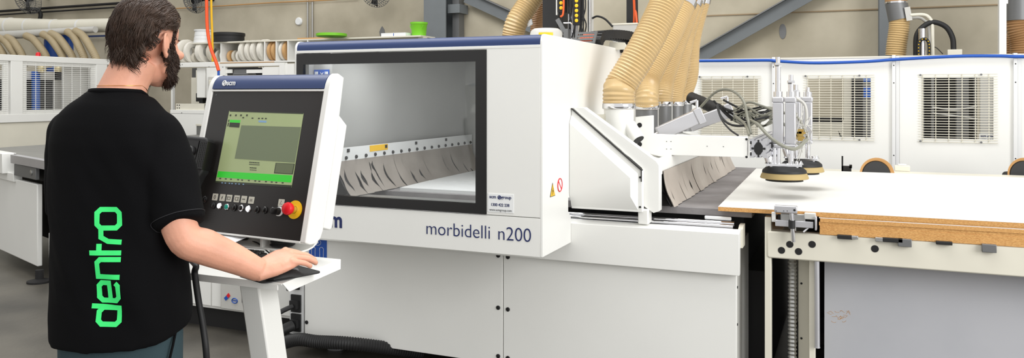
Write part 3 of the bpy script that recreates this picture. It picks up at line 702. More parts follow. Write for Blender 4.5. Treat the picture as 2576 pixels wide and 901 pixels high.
c = at(2124, 408, t=6.15); m = MB(); m.box(c.x-.02, c.x-.008, c.y, c.y+.03, .9035, c.z+.045); m.box(c.x-.02, c.x+.05, c.y, c.y+.03, .9035, c.z-.03); m.box(c.x+.035, c.x+.055, c.y, c.y+.03, c.z-.045, c.z-.02)
tag(m.build('angle_bracket', DARK), 'small dark angle bracket standing behind the white board', 'bracket')
# carrier for those (rear rail of the table)
MB().box(-.3, 2.4, 5.87, 6.9, .80, .903).build('rear_rail', CREAM, tb)

# twin machine behind the fence
tw = thing('twin_router', 'grey and cream router standing behind the white guard fence', 'machine', (0, 8.8, 0))
a = at(2060, 300, Y=8.4); b = at(2142, 300, Y=8.4); c2 = at(2205, 300, Y=8.4)
MB().box(-1.9, b.x, 9.0, 9.05, .1, 1.25).build('cream_panel', CREAM, tw)
MB().xz([(a.x+.5, .6), (b.x, .6), (b.x, 1.8), (b.x-.07, 1.8), (b.x-.07, 1.25), (b.x-.12, 1.15), (b.x-.5, 1.12)], 8.42, 8.46).build('cream_arm', CREAM, tw)
MB().box(a.x-.9, b.x, 8.8, 8.83, 1.215, 1.27).build('dark_strip', DARK, tw)
MB().box(b.x, b.x+.10, 8.3, 8.5, .1, 1.80).build('dark_column', DARK, tw)
MB().box(b.x+.10, c2.x+.12, 8.3, 8.34, .1, 1.80).build('grey_door', GREYM, tw)
q = at(2178, 232, Y=8.29); m = MB(); m.box(q.x-.02, q.x+.05, 8.288, 8.296, q.z-.05, q.z+.05); m.box(q.x-.02, q.x+.06, 8.288, 8.296, q.z+.10, q.z+.16); m.build('blue_sticker', GBLUE, tw)
a = at(2315, 300, Y=8.4); b = at(2462, 300, Y=8.4); c2 = at(2600, 300, Y=8.4)
MB().box(a.x-.1, b.x, 8.7, 8.75, .1, 1.72).build('dark_panel', DARK, tw)
m = MB(); 
for k, (px, wd) in enumerate(((2318, .02), (2345, .012), (2420, .05), (2452, .012))):
    q = at(px, 250, Y=8.55); m.box(q.x-wd, q.x+wd, 8.5, 8.6, .6, 1.80)
m.build('steel_column', GREYM, tw)
m = MB(); m.tube(bez([at(2345, 270, Y=8.5), at(2400, 276, Y=8.5), at(2460, 268, Y=8.5)], 8), .008, 6); m.tube(bez([at(2345, 285, Y=8.5), at(2390, 290, Y=8.5), at(2460, 300, Y=8.5)], 8), .008, 6); m.build('cables', GREYW, tw)
MB().box(b.x, c2.x, 8.3, 8.34, .1, 1.80).build('grey_door', GREYW, tw)
q = at(2487, 348, Y=8.29); sl = MB().box(q.x-.075, q.x+.075, 8.292, 8.30, q.z-.035, q.z+.04).build('dealer_label', STICK, tw)
text('scm group', 'label_text', NAVY, sl, (q.x-.062, 8.291, q.z+.012), EX, EZ, .028, bold=.0005)
text('1300 422 238', 'label_text', NAVY, sl, (q.x-.062, 8.291, q.z-.02), EX, EZ, .022)
# ================================================================ above the fence on the right
def thg(name, lab, cat, mb, m, group=None): return tag(mb.build(name, m), lab, cat, group)
# structural steel
def icol(px0, px1, px2, lab):
    a, b, c = at(px0, 0, Y=9.6), at(px1, 0, Y=9.6), at(px2, 0, Y=9.6)
    t = thing('steel_column', lab, 'column', ((a.x+b.x)/2, 9.7, 0), 0, 'grey structural steel')
    m = MB(); x = (a.x+b.x)/2; m.box(a.x, b.x, 9.6, 9.62, 0, 6); m.box(a.x, b.x, 9.96, 9.98, 0, 6); m.box(x-.01, x+.01, 9.62, 9.96, 0, 6); m.build('section', STEELG, t)
    return a, b, t
ca, cb, ct = icol(1066, 1121, 1145, 'grey steel column rising behind the router cabin')
MB().box(cb.x, cb.x+.10, 9.80, 9.96, 0, 6).build('side_flange', GREYM, ct)
q = at(1130, 22, Y=9.7); MB().box(cb.x-.02, cb.x+.16, 9.7, 9.96, q.z-.06, q.z+.06).build('gusset', STEELG, ct)
icol(2212, 2236, 2250, 'grey steel column beside the hose above the right part of the fence')
def brace(lab, p, q, w_):
    t = thing('diagonal_brace', lab, 'brace', p, 0, 'grey structural steel')
    MB().bar(p, q, .012, w_, up=EZ).build('web', STEELG, t); d = (V(q)-V(p)).normalized(); up = EY.cross(d).normalized(); up = up if up.z > 0 else -up
    MB().bar(V(p)+up*w_/2, V(q)+up*w_/2, .14, .014).build('flange', GREYM, t)
brace('grey diagonal brace climbing to the right above the fence', at(1650, 205, Y=9.85), at(2188, -101, Y=9.85), .16)
brace('dark-edged diagonal brace falling to the right behind the upper hose', at(1172, -8, Y=9.85), at(1520, 150, Y=9.85), .16)
thg('wall_conduit', 'thin pipe on the wall right of the column behind the cabin', 'pipe', MB().cyl(at(1145, 100, Y=9.9), at(1145, -60, Y=9.9), .012), GREYW)
# bent pipes, cable loop, chromed spindle of the twin router
q = at(2256, 60, Y=8.9)
t = thing('extraction_hose', 'tan ribbed hose with a grey sleeve above the fence, beside the bent white pipes', 'hose', at(2255, 135, Y=8.6), 0, 'hoses of the twin router')
m = MB(); ribbed(m, [at(2253, 140, Y=8.6), at(2256, 110, Y=8.6), at(2261, 75, Y=8.6), at(2263, 48, Y=8.6)], .09, .022, .006, 20); m.build('hose', HOSE, t)
a = at(2263, 50, Y=8.6); MB().cyl(a, a+V((-.03, 0, .17)), .10, n=24).build('sleeve', GREYM, t)
MB().cyl(a+V((-.03, 0, .165)), a+V((-.03, 0, .6)), .10, n=24).build('upper_hose', HOSED, t)
MB().cyl(a+V((-.03, 0, .16)), a+V((-.03, 0, .175)), .104, n=24).build('hose_clamp', CHROME, t)
t = thing('bent_pipes', 'pair of bent white pipes above the fence, hooked over the grey hose sleeve', 'pipe frame', at(2345, 135, Y=8.5))
MB().tube(bez([at(2290, 38, Y=8.5), at(2322, 37, Y=8.5), at(2337, 44, Y=8.5), at(2345, 60, Y=8.5), at(2346, 100, Y=8.5), at(2347, 160, Y=8.5)], 8), .016, 12).build('pipe', CREAM, t)
MB().tube(bez([at(2292, 46, Y=8.6), at(2312, 45, Y=8.6), at(2325, 52, Y=8.6), at(2336, 70, Y=8.6), at(2338, 160, Y=8.6)], 8), .014, 12).build('pipe', GREYW, t)
MB().bar(at(2282, 18, Y=8.5), at(2288, 52, Y=8.5), .02, .05).build('hook', GREYW, t)
t = thing('cable_loop', 'thick black cable loop arching over the chromed spindle above the fence', 'cable', at(2400, 130, Y=8.5))
MB().tube(bez([at(2304, 140, Y=8.5), at(2306, 90, Y=8.5), at(2325, 65, Y=8.5), at(2350, 56, Y=8.5), at(2380, 68, Y=8.5), at(2396, 95, Y=8.5), at(2399, 126, Y=8.5)], 10), .024, 12).build('cable', RUB, t)
a = at(2401, 128, Y=8.5); MB().box(a.x-.06, a.x+.06, 8.46, 8.54, 1.80, a.z+.012).build('gland_box', CREAM, t, bevel=.004)
t = thing('spindle', 'chromed spindle with a yellow-dotted chain, under the black cable loop', 'spindle', at(2320, 135, Y=8.4))
a = at(2320, 145, Y=8.4); b = at(2320, 72, Y=8.4); MB().cyl(a, b, .032, n=20).build('barrel', CHROME, t)
cpts = bez([at(2311, 145, Y=8.35), at(2311, 112, Y=8.35), at(2318, 100, Y=8.35), at(2330, 99, Y=8.35), at(2337, 112, Y=8.35), at(2337, 145, Y=8.35)], 8)
ch = MB().tube(cpts, .014, 8).build('drag_chain', RUB, t)
dd = MB()
for p_ in resample(cpts, .03): dd.ell(p_+V((0, -.012, 0)), (.006, .006, .006), n=8)
dd.build('yellow_dots', YEL, ch)
thg('wire', 'thin black wire right of the chromed spindle', 'wire', MB().tube(bez([at(2350, 118, Y=8.5), at(2358, 122, Y=8.5), at(2372, 136, Y=8.5)], 6), .004, 6), RUB)
t = thing('white_post', 'white square post rising above the fence near the right edge', 'post', at(2521, 140, Y=8.2))
a = at(2514, 0, Y=8.2); b = at(2532, 0, Y=8.2); MB().box(a.x, b.x, 8.2, 8.28, 0, 2.9).build('post', WHITE, t)
a = at(2534, 9, Y=8.2); MB().box(b.x, b.x+.012, 8.2, 8.26, a.z, 2.9).build('flange', WHITE, t)
t = thing('dust_hood', 'dark grey dust hood with ribbed hoses at the right edge of the photo', 'hood', at(2560, 130, Y=8.5))
a = at(2533, 50, Y=8.5); MB().box(a.x, a.x+.5, 8.75, 8.8, 1.7, 2.9).build('backing', DARK, t)
a = at(2562, 52, Y=8.5); MB().cyl(a, a+V((0, 0, .5)), .11, n=24).build('sleeve', GREYM, t)
m = MB(); ribbed(m, [at(2574, 150, Y=8.5), at(2572, 105, Y=8.5), at(2564, 72, Y=8.5), at(2562, 50, Y=8.5)], .10, .022, .006, 20); m.build('hose', HOSED, t)
m = MB(); ribbed(m, [at(2545, 150, Y=8.7), at(2545, 120, Y=8.7), at(2543, 85, Y=8.7)], .07, .022, .006, 20); m.build('hose', HOSED, t)

# ================================================================ on top of / behind the cabin
t = thing('spindle_tower', 'black tower of the router head with yellow-dotted chains above the cabin roof', 'machine head', at(1410, 90, Y=5.3))
a = at(1365, 70, Y=5.3); b = at(1401, 0, Y=5.3); MB().box(a.x, b.x, 5.3, 5.7, a.z, 2.6).build('column', RUB, t)
zb_ = ZT-.01
a = at(1401, 0, Y=5.28); MB().box(a.x-.004, a.x+.004, 5.27, 5.3, at(1401, 38, Y=5.28).z, 2.6).build('edge_strip', WHITE, t)
for px, py0 in ((1409, 30), (1448, 62)):
    a = at(px, py0, Y=5.2); c_ = MB().box(a.x-.026, a.x+.026, 5.22, 5.27, a.z, 2.5).build('drag_chain', DARK, t); dd = MB(); z = a.z+.03
    while z < 2.45: dd.ell((a.x, 5.219, z), (.013, .006, .013), n=10); z += .034
    dd.build('yellow_dots', YEL, c_)
for px, wd, m_ in ((1422, .010, CHROME), (1428, .010, CHROME), (1438, .022, ALU), (1474, .012, STEEL)):
    a = at(px, 80, Y=5.22); MB().cyl((a.x, 5.3, zb_), (a.x, 5.3, 2.5), wd, n=14).build('guide_rod', m_, t)
q = at(1436, 64, Y=5.2); m = MB(); m.tube([at(1418, 58, Y=5.2), at(1436, 57, Y=5.2), at(1439, 62, Y=5.2), at(1439, 82, Y=5.2)], .006, 8); m.build('hook', CHROME, t)
m = MB(); m.box(at(1420, 76, Y=5.2).x, at(1431, 76, Y=5.2).x, 5.18, 5.24, zb_, at(1420, 73, Y=5.2).z); m.bar(at(1402, 48, Y=5.2), at(1420, 80, Y=5.2), .012, .03); m.build('lug', GREYM, t)
m = MB(); rnd = random.Random(2)
for i in range(12):
    x = rnd.uniform(1406, 1470); m.tube(bez([at(x, 95, Y=5.25), at(x+rnd.uniform(-8, 8), 60, Y=5.24), at(x+rnd.uniform(-10, 10), 20, Y=5.25), at(x+rnd.uniform(-4, 4), -40, Y=5.3)], 5), .005, 6)
m.build('cables', RUB, t)
m = MB(); m.tube(bez([at(1410, 42, Y=5.2), at(1416, 36, Y=5.2), at(1418, 10, Y=5.2), at(1417, -20, Y=5.2)], 5), .007, 6); m.build('orange_cable', ORG2, t)
a = at(1483, 90, Y=5.4); thg('white_pole', 'slim white pole rising behind the spindle tower', 'pole', MB().box(a.x-.018, a.x+.018, 5.4, 5.44, ZT-.02, 2.7), WHITE)
t = thing('motor_dome', 'pale rounded motor cover with a yellow sticker on the cabin roof', 'motor cover', at(1374, 84, Y=4.9))
c = at(1374, 84, Y=4.9); m = MB(); m.lathe([(.105, ZT-.003-c.z), (.105, .0), (.098, .018), (.08, .03), (.03, .034), (.001, .034)], c, n=28); m.build('cover', GREYW, t)
m = MB(); a0 = math.atan2(-1, .35)
for k in range(8):
    a_ = a0-.45+.9*k/8; b_ = a0-.45+.9*(k+1)/8
    vs_ = [m.bm.verts.new(c+V((.1065*math.cos(x), .1065*math.sin(x), z))) for x, z in ((a_, -.025), (b_, -.025), (b_, -.001), (a_, -.001))]; m.face(vs_)
m.build('sticker', YEL, t)
t = thing('drag_chain', 'curved black cable chain lying on the cabin roof', 'cable chain', at(1530, 110, Y=4.6))
m = MB(); pts = resample(bez([at(1490, 108, Y=4.35), at(1500, 92, Y=4.4), at(1530, 88, Y=4.5), at(1570, 92, Y=4.65), at(1596, 104, Y=4.75), at(1600, 118, Y=4.7), at(1560, 122, Y=4.6)], 10), .012)
for i, (p_, q_) in enumerate(zip(pts, pts[1:])): m.bar(p_, q_, .11, .055 if i % 2 else .048)
m.build('links', RUB, t)
m = MB(); 
for k in range(4): m.bar(at(1446+k*2, 108-k*8, Y=4.3), at(1497, 106-k*8, Y=4.3), .01, .012)
for px in (1448, 1495): m.bar(at(px-2, 110, Y=4.3), at(px+6, 78, Y=4.3), .012, .014)
m.build('end_bracket', GREYM, t)
m = MB()
for k in range(8): m.tube(bez([at(1455+k*4, 112, Y=4.32), at(1460+k*4, 98, Y=4.33), at(1470+k*4, 88, Y=4.36)], 4), .006, 6)
m.build('orange_cables', ORG2, t)
m = MB(); m.xz([(x, z) for x, z in ((at(1530, 0, Y=4.5).x, ZT-.01), (at(1534, 0, Y=4.5).x, ZT+.035), (at(1570, 0, Y=4.5).x, ZT+.03), (at(1580, 0, Y=4.5).x, ZT-.01))], 4.5, 4.52); m.build('saddle', CREAM, t)
t = thing('terminal_box', 'pale grey terminal box behind the black cable chain, left of the thickest hose', 'box', at(1570, 80, Y=5.4))
a = at(1541, 92, Y=5.4); b = at(1603, 57, Y=5.4); MB().box(a.x, b.x, 5.4, 5.6, ZT-.1, b.z).build('body', GREYW, t, bevel=.006)
MB().box(a.x-.004, b.x+.004, 5.396, 5.604, b.z-.012, b.z).build('lid', CREAM, t, bevel=.003)
t = thing('cable_duct', 'black upright cable duct with orange cables above the terminal box', 'cable duct', at(1588, 55, Y=5.45))
a = at(1576, 56, Y=5.45); b = at(1594, 0, Y=5.45); MB().box(a.x, b.x, 5.45, 5.55, at(1580, 57, Y=5.45).z, 2.7).build('duct', RUB, t)
m = MB(); m.tube(bez([at(1596, 60, Y=5.45), at(1597, 30, Y=5.45), at(1595, -20, Y=5.45)], 6), .012, 8); m.tube(bez([at(1600, 100, Y=5.4), at(1602, 60, Y=5.42), at(1599, 20, Y=5.45), at(1598, -30, Y=5.45)], 6), .008, 6); m.build('cables', ORG2, t)
m = MB(); m.tube(bez([at(1601, 100, Y=5.4), at(1603, 70, Y=5.42), at(1601, 40, Y=5.45), at(1600, -30, Y=5.45)], 6), .012, 8); m.build('cables', RUB, t)
thg('wire', 'thin dark wire arching between the white pole and the terminal box', 'wire', MB().tube(bez([at(1490, 46, Y=5.4), at(1503, 41, Y=5.4), at(1522, 48, Y=5.4), at(1541, 67, Y=5.4)], 8), .007, 8), RUB)
# hoses behind the cabin
t = thing('extraction_hose', 'amber ribbed hose rising behind the navy cabin edge', 'hose', at(1290, 85, Y=5.6), 0, 'extraction hoses behind the cabin')
m = MB(); ribbed(m, [at(1288, 130, Y=5.6), at(1291, 90, Y=5.6), at(1300, 55, Y=5.6), at(1325, 15, Y=5.65), at(1355, -30, Y=5.7), at(1385, -75, Y=5.7)], .083, .020, .0045, 24); m.build('hose', HOSE, t)
t = thing('extraction_hose', 'darker brown hose just left of the black spindle tower', 'hose', at(1352, 85, Y=5.9), 0, 'extraction hoses behind the cabin')
m = MB(); ribbed(m, [at(1350, 130, Y=5.9), at(1351, 60, Y=5.9), at(1360, 10, Y=5.9), at(1366, -60, Y=5.9)], .05, .014, .003, 20); m.build('hose', HOSED, t)
c = at(1333, 58, Y=5.62); MB().obox(c, (.018, 0, .01), (0, .01, 0), (-.004, 0, .02)).build('clamp', STICK, t)
# ================================================================ left background
# edge tape rack with rolls
RY = 8.6
def rp(x, y): return at(420+x/3.753, 60+y/3.753, Y=RY)
TAPEW = mat('white_edge_tape', (232, 228, 218), .5, var=.03, vs=30); TAPET = mat('tan_edge_tape', (206, 164, 112), .55, var=.05, vs=30); TAPEG = mat('grey_edge_tape', (204, 198, 184), .5)
zsh = rp(600, 362).z; ztp = rp(600, 188).z
rk = thing('tape_rack', 'white pigeonhole rack of edge tape rolls behind the operator console', 'rack', (rp(600, 362).x, RY, zsh))
m = MB(); m.box(rp(90, 0).x, rp(1500, 0).x, RY-.16, RY+.2, zsh-.02, zsh); m.build('shelf', WHITE, rk)
m = MB(); m.box(rp(300, 0).x, rp(1500, 0).x, RY-.16, RY+.2, ztp, ztp+.018); m.build('top_board', CREAM, rk)
m = MB(); m.box(rp(90, 0).x, rp(1500, 0).x, RY+.2, RY+.215, zsh, ztp+.018); m.build('back_board', GREYW, rk)
for dx in (588, 997, 1105, 1215, 1400): m = MB(); x = rp(dx, 0).x; m.box(x-.008, x+.008, RY-.16, RY+.2, zsh, ztp); m.build('divider', WHITE, rk)
MB().box(rp(1003, 0).x, rp(1100, 0).x, RY+.19, RY+.199, zsh, ztp).build('blue_lining', BLUE, rk)
MB().box(rp(90, 0).x, rp(106, 0).x, RY-.1, RY-.06, 0, zsh-.02).build('leg', WHITE, rk); MB().box(rp(1480, 0).x, rp(1500, 0).x, RY-.1, RY-.06, 0, zsh-.02).build('leg', WHITE, rk)
MB().box(rp(560, 0).x, rp(1090, 0).x, RY-.165, RY-.155, zsh-.022, zsh-.012).build('brown_strip', BROWNB, rk)
rolls = [(195, .165, .05, 'TAPEW', 'largest white tape roll at the left end of the rack, nearest the man\'s nose'), (255, .15, .04, 'TAPEW', 'white tape roll leaning second from the left in the rack'), (290, .075, .05, 'TAPEG', 'small grey tape roll standing before the two largest white rolls'),
 (372, .15, .08, 'TAPEW', 'wide white tape roll beside the hanging orange hose'), (468, .14, .06, 'TAPEG', 'pale grey tape roll just right of the yellow hose'), (512, .085, .03, 'TAPEG', 'small tape roll second from the first divider on its left'), (560, .085, .035, 'TAPEW', 'small pale tape roll touching the left side of the first divider'),
 (625, .08, .035, 'TAPET', 'small brownish tape roll just right of the first divider'), (668, .08, .035, 'TAPEG', 'small grey tape roll between two other small ones right of the first divider'), (708, .08, .035, 'TAPEW', 'small tape roll just left of the four big white rolls'),
 (768, .145, .05, 'TAPEW', 'leftmost of the four big white rolls in the middle pigeonhole'), (825, .145, .045, 'TAPEW', 'second of the four big white rolls in the middle pigeonhole'), (877, .145, .045, 'TAPEW', 'third of the four big white rolls in the middle pigeonhole'), (945, .148, .06, 'TAPEW', 'rightmost, tilted one of the four big white rolls'),
 (1030, .135, .035, 'TAPET', 'tan tape roll left of its twin in the pigeonhole with the blue lining'), (1068, .135, .035, 'TAPET', 'tan tape roll right of its twin in the pigeonhole with the blue lining'), (1138, .135, .03, 'TAPEW', 'cream tape roll right of the narrow divider, left of a tan one'), (1172, .135, .035, 'TAPET', 'tan tape roll half hidden by the corner of the router cabin')]
TM = {'TAPEW': TAPEW, 'TAPET': TAPET, 'TAPEG': TAPEG}
for x, r, wd, mt, lab in rolls:
    c = rp(x, 0); c.z = zsh+r; c.y = RY-.02
    t = thing('tape_roll', lab, 'tape roll', (c.x, c.y, zsh), 0, 'edge tape rolls in the rack')
    A = V((1, -.08, 0)).normalized(); ri = r*.5
    MB().lathe([(r, -wd/2), (r, wd/2), (r*.96, wd/2+.003), (ri, wd/2+.002), (ri, -wd/2-.002), (r*.96, -wd/2-.003)], c, A, 32, closed=True).build('tape', TM[mt], t)
    MB().lathe([(ri, -wd/2), (ri, wd/2), (ri-.008, wd/2), (ri-.008, -wd/2)], c, A, 24, closed=True).build('core', BROWNB if mt == 'TAPET' else GREYW, t)
a = rp(585, 0); t = thing('black_reel', 'black flat reel lying on top of the tape rack', 'reel', (a.x, RY, ztp+.018))
zz = ztp+.019; MB().lathe([(.21, 0), (.215, .006), (.215, .03), (.205, .034), (.205, .085), (.215, .09), (.215, .125), (.205, .13), (.05, .13), (.05, 0)], (a.x, RY, zz), n=40).build('reel', RUB, t)
a = rp(345, 0); t = thing('white_roll_stack', 'white plastic tub upside down on the rack behind the orange hose', 'tub', (a.x, RY, ztp))
MB().lathe([(.135, 0), (.125, .05), (.128, .055), (.118, .10), (.121, .105), (.112, .165), (.02, .167)], (a.x, RY, ztp+.018), n=32).build('tub', WHITE2, t)
MB().lathe([(.125, 0), (.125, .02), (.1, .02), (.1, 0)], (a.x, RY, ztp+.186), n=32, closed=True).build('lid', WHITE2, t)
thg('plastic_strip', 'thin dark strip lying on the top board of the tape rack', 'strip', MB().tube(bez([rp(700, 184)+V((0, 0, .004)), rp(760, 180), rp(860, 178), rp(950, 182)], 6), .006, 6), RUB)
# boxes and green things on the rack behind cabin
q = at(790, 96, Y=RY); thg('cardboard_box', 'flat brown cardboard box on the rack behind the cabin top', 'box', MB().box(at(760, 0, Y=RY).x, at(828, 0, Y=RY).x, RY-.1, RY+.1, ztp+.018, q.z+.0), BROWNB)
t = thing('green_reel', 'lime green flat reel lying behind the cabin top', 'reel', at(830, 98, Y=RY-.12))
c = at(834, 96, Y=RY-.3); MB().lathe([(.17, 0), (.19, .01), (.19, .04), (.17, .045), (.03, .045), (.03, 0)], (c.x, c.y, ztp+.02), n=36).build('reel', GREENP, t)
bxw = at(974, 90, Y=RY); 
t = thing('white_carton', 'long white carton on the rack behind the cabin top, left of the steel column', 'box', (at(1005, 0, Y=RY).x, RY, ztp+.018))
MB().box(at(975, 0, Y=RY).x, at(1036, 0, Y=RY).x, RY-.15, RY+.05, ztp+.018, at(1000, 85, Y=RY).z).build('carton', STICK, t)
q = at(990, 90, Y=RY-.15); MB().box(q.x-.004, q.x+.004, RY-.152, RY-.15, ztp+.02, at(1000, 86, Y=RY).z).build('stripe', GBLUE, t)
t = thing('green_tub', 'lime green tub beside the steel column behind the cabin', 'tub', (at(1054, 0, Y=RY).x, RY, ztp+.018))
c = at(1054, 90, Y=RY); MB().lathe([(.085, 0), (.10, .14), (.108, .15), (.108, .17), (.095, .17), (.08, .01)], (c.x, RY, ztp+.018), n=28).build('tub', GREENP, t)
MB().tube([V((c.x+.09*math.cos(k*PI/10), RY-.06, ztp+.15-.07*math.sin(k*PI/10))) for k in range(11)], .005, 6).build('handle', GREENP, t)
MB().box(rp(1500, 0).x, at(1075, 0, Y=RY).x, RY-.16, RY+.2, ztp, ztp+.018).build('top_board', CREAM, rk)
MB().box(at(1062, 0, Y=RY).x, at(1075, 0, Y=RY).x, RY-.1, RY, 0, ztp).build('leg', CREAM, rk)
# white machine frame beneath
WY = 8.15
def wp(x, y): return at(420+x/3.753, 60+y/3.753, Y=WY)
def wbox(mb, x0, y0, x1, y1, d0=0, d1=.04):
    a = wp(x0, y1); b = wp(x1, y0); return mb.box(a.x, b.x, WY+d0, WY+d1, a.z, b.z)
t = thing('white_machine', 'white framed machine housing between the man and the console', 'machine', (wp(500, 0).x, WY+.4, 0))
m = MB(); wbox(m, 90, 362, 480, 412); wbox(m, 372, 412, 470, 1070); wbox(m, 30, 815, 372, 850); m.build('frame', WHITE, t, bevel=.004)
m = MB(); wbox(m, -60, 850, 470, 1120, .0, .03); a = wp(-60, 850); b = wp(470, 850); m.box(a.x, b.x, WY+.01, WY+.03, .1, wp(0, 1120).z); m.build('lower_panel', WHITE, t)
m = MB(); wbox(m, 70, 500, 360, 815, .30, .33); wbox(m, 125, 430, 255, 760, .28, .30); m.build('inner_wall', CREAM, t)
m = MB(); wbox(m, 252, 412, 335, 700, .05, .26); wbox(m, 335, 412, 370, 715, .12, .30); m.build('inner_box', WHITE, t, bevel=.01)
m = MB(); wbox(m, 220, 655, 250, 735, .1, .26); wbox(m, 250, 700, 285, 750, .1, .26); m.build('dark_latch', DARK, t); wbox(MB(), 338, 760, 366, 808, .04, .1).build('dark_latch', DARK, t)
m = MB(); wbox(m, 68, 755, 335, 812, .03, .05); m.build('bottom_plate', CREAM, t)
for x in (82, 102):
    for y in (768, 795): disc(MB(), wp(x, y)+V((0, .028, 0)), (0, -1, 0), .008, .003, 10).build('hole', DARK, t)
for x, y in ((145, 385), (385, 822), (140, 840), (398, 405)): disc(MB(), wp(x, y)+V((0, -.001, 0)), (0, -1, 0), .006, .003, 10).build('screw', GREYM, t)
m = MB(); wbox(m, 412, 500, 500, 635, -.05, .0); m.build('hinge_plate', GREYW, t, bevel=.006)
m = MB(); wbox(m, 430, 530, 465, 580, -.07, -.05); m.build('lever', CREAM, t, bevel=.008)
m = MB(); wbox(m, 490, 365, 1070, 405, .0, .04); wbox(m, 490, 405, 550, 500, 0, .04); wbox(m, 900, 405, 1070, 560, 0, .04); wbox(m, 1070, 365, 1118, 560, -.02, .04); wbox(m, 1118, 375, 1200, 500, .0, .04); wbox(m, 550, 430, 600, 465, .02, .04); wbox(m, 740, 430, 900, 465, .02, .04)
a = wp(490, 500); b = wp(1215, 500); m.box(a.x, b.x, WY, WY+.04, .6, wp(0, 495).z); m.build('right_frame', WHITE, t)
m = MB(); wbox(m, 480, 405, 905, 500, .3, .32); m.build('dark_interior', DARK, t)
m = MB(); a = wp(590, 480); m.xz([(wp(x, y).x, wp(x, y).z) for x, y in ((595, 480), (610, 430), (715, 428), (745, 480))], WY+.05, WY+.2); m.build('motor_hood', GREYM, t)
for x in (528, 885, 912, 1075): disc(MB(), wp(x, 408)+V((0, -.001, 0)), (0, -1, 0), .006, .003, 10).build('screw', GREYM, t)
m = MB(); wbox(m, 80, 440, 125, 510, .4, .5); m.build('blue_part', BLUE, t)
m = MB()
for k, x in enumerate((-30, 10, 45)): a = wp(x, 850); m.cyl((a.x, WY+.6, wp(0, 850).z), (a.x+.05, WY+.6, wp(0, 560).z), .04, n=14)
m.build('pipes', STEEL, t)
MB().box(wp(-140, 0).x, wp(500, 0).x, WY+.72, WY+.74, .3, wp(0, 400).z).build('back_panel', GREYM, t)
# hanging orange and yellow hoses
thg('air_hose', 'orange hose hanging down behind the console, swinging right at its end', 'hose', MB().tube(bez([at(520, -40, Y=7.2), at(520, 20, Y=7.2), at(522, 75, Y=7.2), at(530, 120, Y=7.2), at(543, 155, Y=7.2), at(550, 178, Y=7.2)], 8), .019, 12), ORANGE)
thg('air_hose', 'yellow hose hanging straight down beside the orange one', 'hose', MB().tube(bez([at(531, -40, Y=7.3), at(532, 30, Y=7.3), at(534, 90, Y=7.3), at(535, 155, Y=7.3)], 8), .013, 12), YEL)
a = at(550, 178, Y=7.2); thg('hose_plug', 'blue plug on the lower end of the orange hose', 'plug', MB().cyl(a, a+V((0, 0, -.06)), .014), GBLUE)
# wall bits
thg('wall_vent', 'small round white vent on the concrete wall', 'vent', MB().lathe([(.062, 0), (.062, .02), (.05, .035), (.001, .035)], at(753, 54, Y=10), (0, -1, 0), 28), STICK)
for px, lab in ((774, 'left one of two thin conduits right of the round vent'), (786, 'right one of two thin conduits right of the round vent')):
    a = at(px, 0, Y=9.97); thg('wall_conduit', lab, 'pipe', MB().cyl((a.x, 9.97, 2.0), (a.x, 9.97, 4), .013, n=10), STEEL, 'thin wall conduits')
thg('rope', 'thin tan cord strung along the concrete wall behind the hanging hoses', 'cord', MB().tube(bez([at(430, 22, Y=9.95), at(540, 16, Y=9.95), at(680, 7, Y=9.95), at(790, 2, Y=9.95), at(900, -4, Y=9.95)], 6), .009, 6), BROWNB)
thg('wall_mark', 'dark drop-shaped stain on the wall above the white carton', 'stain', MB().xz([(at(x, y, Y=9.99).x, at(x, y, Y=9.99).z) for x, y in ((956, 90), (954, 80), (958, 70), (961, 66), (966, 74), (968, 84), (965, 91))], 9.992, 10), GREYM)
thg('wall_mark', 'grey oval patch on the wall under the right diagonal brace', 'stain', MB().prism([(x*.04, y*.09) for x, y in [(math.cos(k*PI/8), math.sin(k*PI/8)) for k in range(16)]], at(1969, 79, Y=9.992), EX, EZ, EY, 0, .008), GREYM)
# cage fans
def fan(lab, px, py, r, Y=9.6):
    c = at(px, py, Y=Y); t = thing('wall_fan', lab, 'fan', c, 0, 'dark wall fans'); N = V((.2, -1, -.35)).normalized(); u = N.orthogonal().normalized(); v = N.cross(u)
    m = MB()
    for k in range(36):
        a = 2*PI*k/36; d = u*math.cos(a)+v*math.sin(a); m.tube([c+N*.07+d*.04, c+N*.06+d*r*.7, c+d*r, c-N*.06+d*r*.7, c-N*.07+d*.05], .0035, 4)
    for f, o in ((.45, .066), (.75, .055), (1, 0)): m.tube([c+N*o+(u*math.cos(a)+v*math.sin(a))*r*f for a in [2*PI*k/32 for k in range(32)]], .004, 5, closed=True)
    m.build('cage', GREYM, t)
    m = MB()
    for k in range(3):
        a = 2*PI*k/3+.4; d = u*math.cos(a)+v*math.sin(a); e = N.cross(d)
        P = [d*.05-e*.03, d*.05+e*.03, d*r*.85+e*r*.38+N*.03, d*r*.85-e*r*.20-N*.03]
        m.loft([[c+p_ for p_ in P], [c+p_+N*.006 for p_ in P]])
    m.build('blades', DARK, t); MB().cyl(c-N*.12, c+N*.03, .05).build('motor', DARK, t); MB().bar(c-N*.1, c+V((0, 10-c.y, .06)), .04, .04).build('bracket', DARK, t)
fan('dark cage fan on the wall at the upper left corner', 70, -2, .27)
fan('dark cage fan on the wall right of the man\'s forehead', 490, 2, .20)
fan('dark cage fan at the top edge above the router cabin', 945, -20, .22)
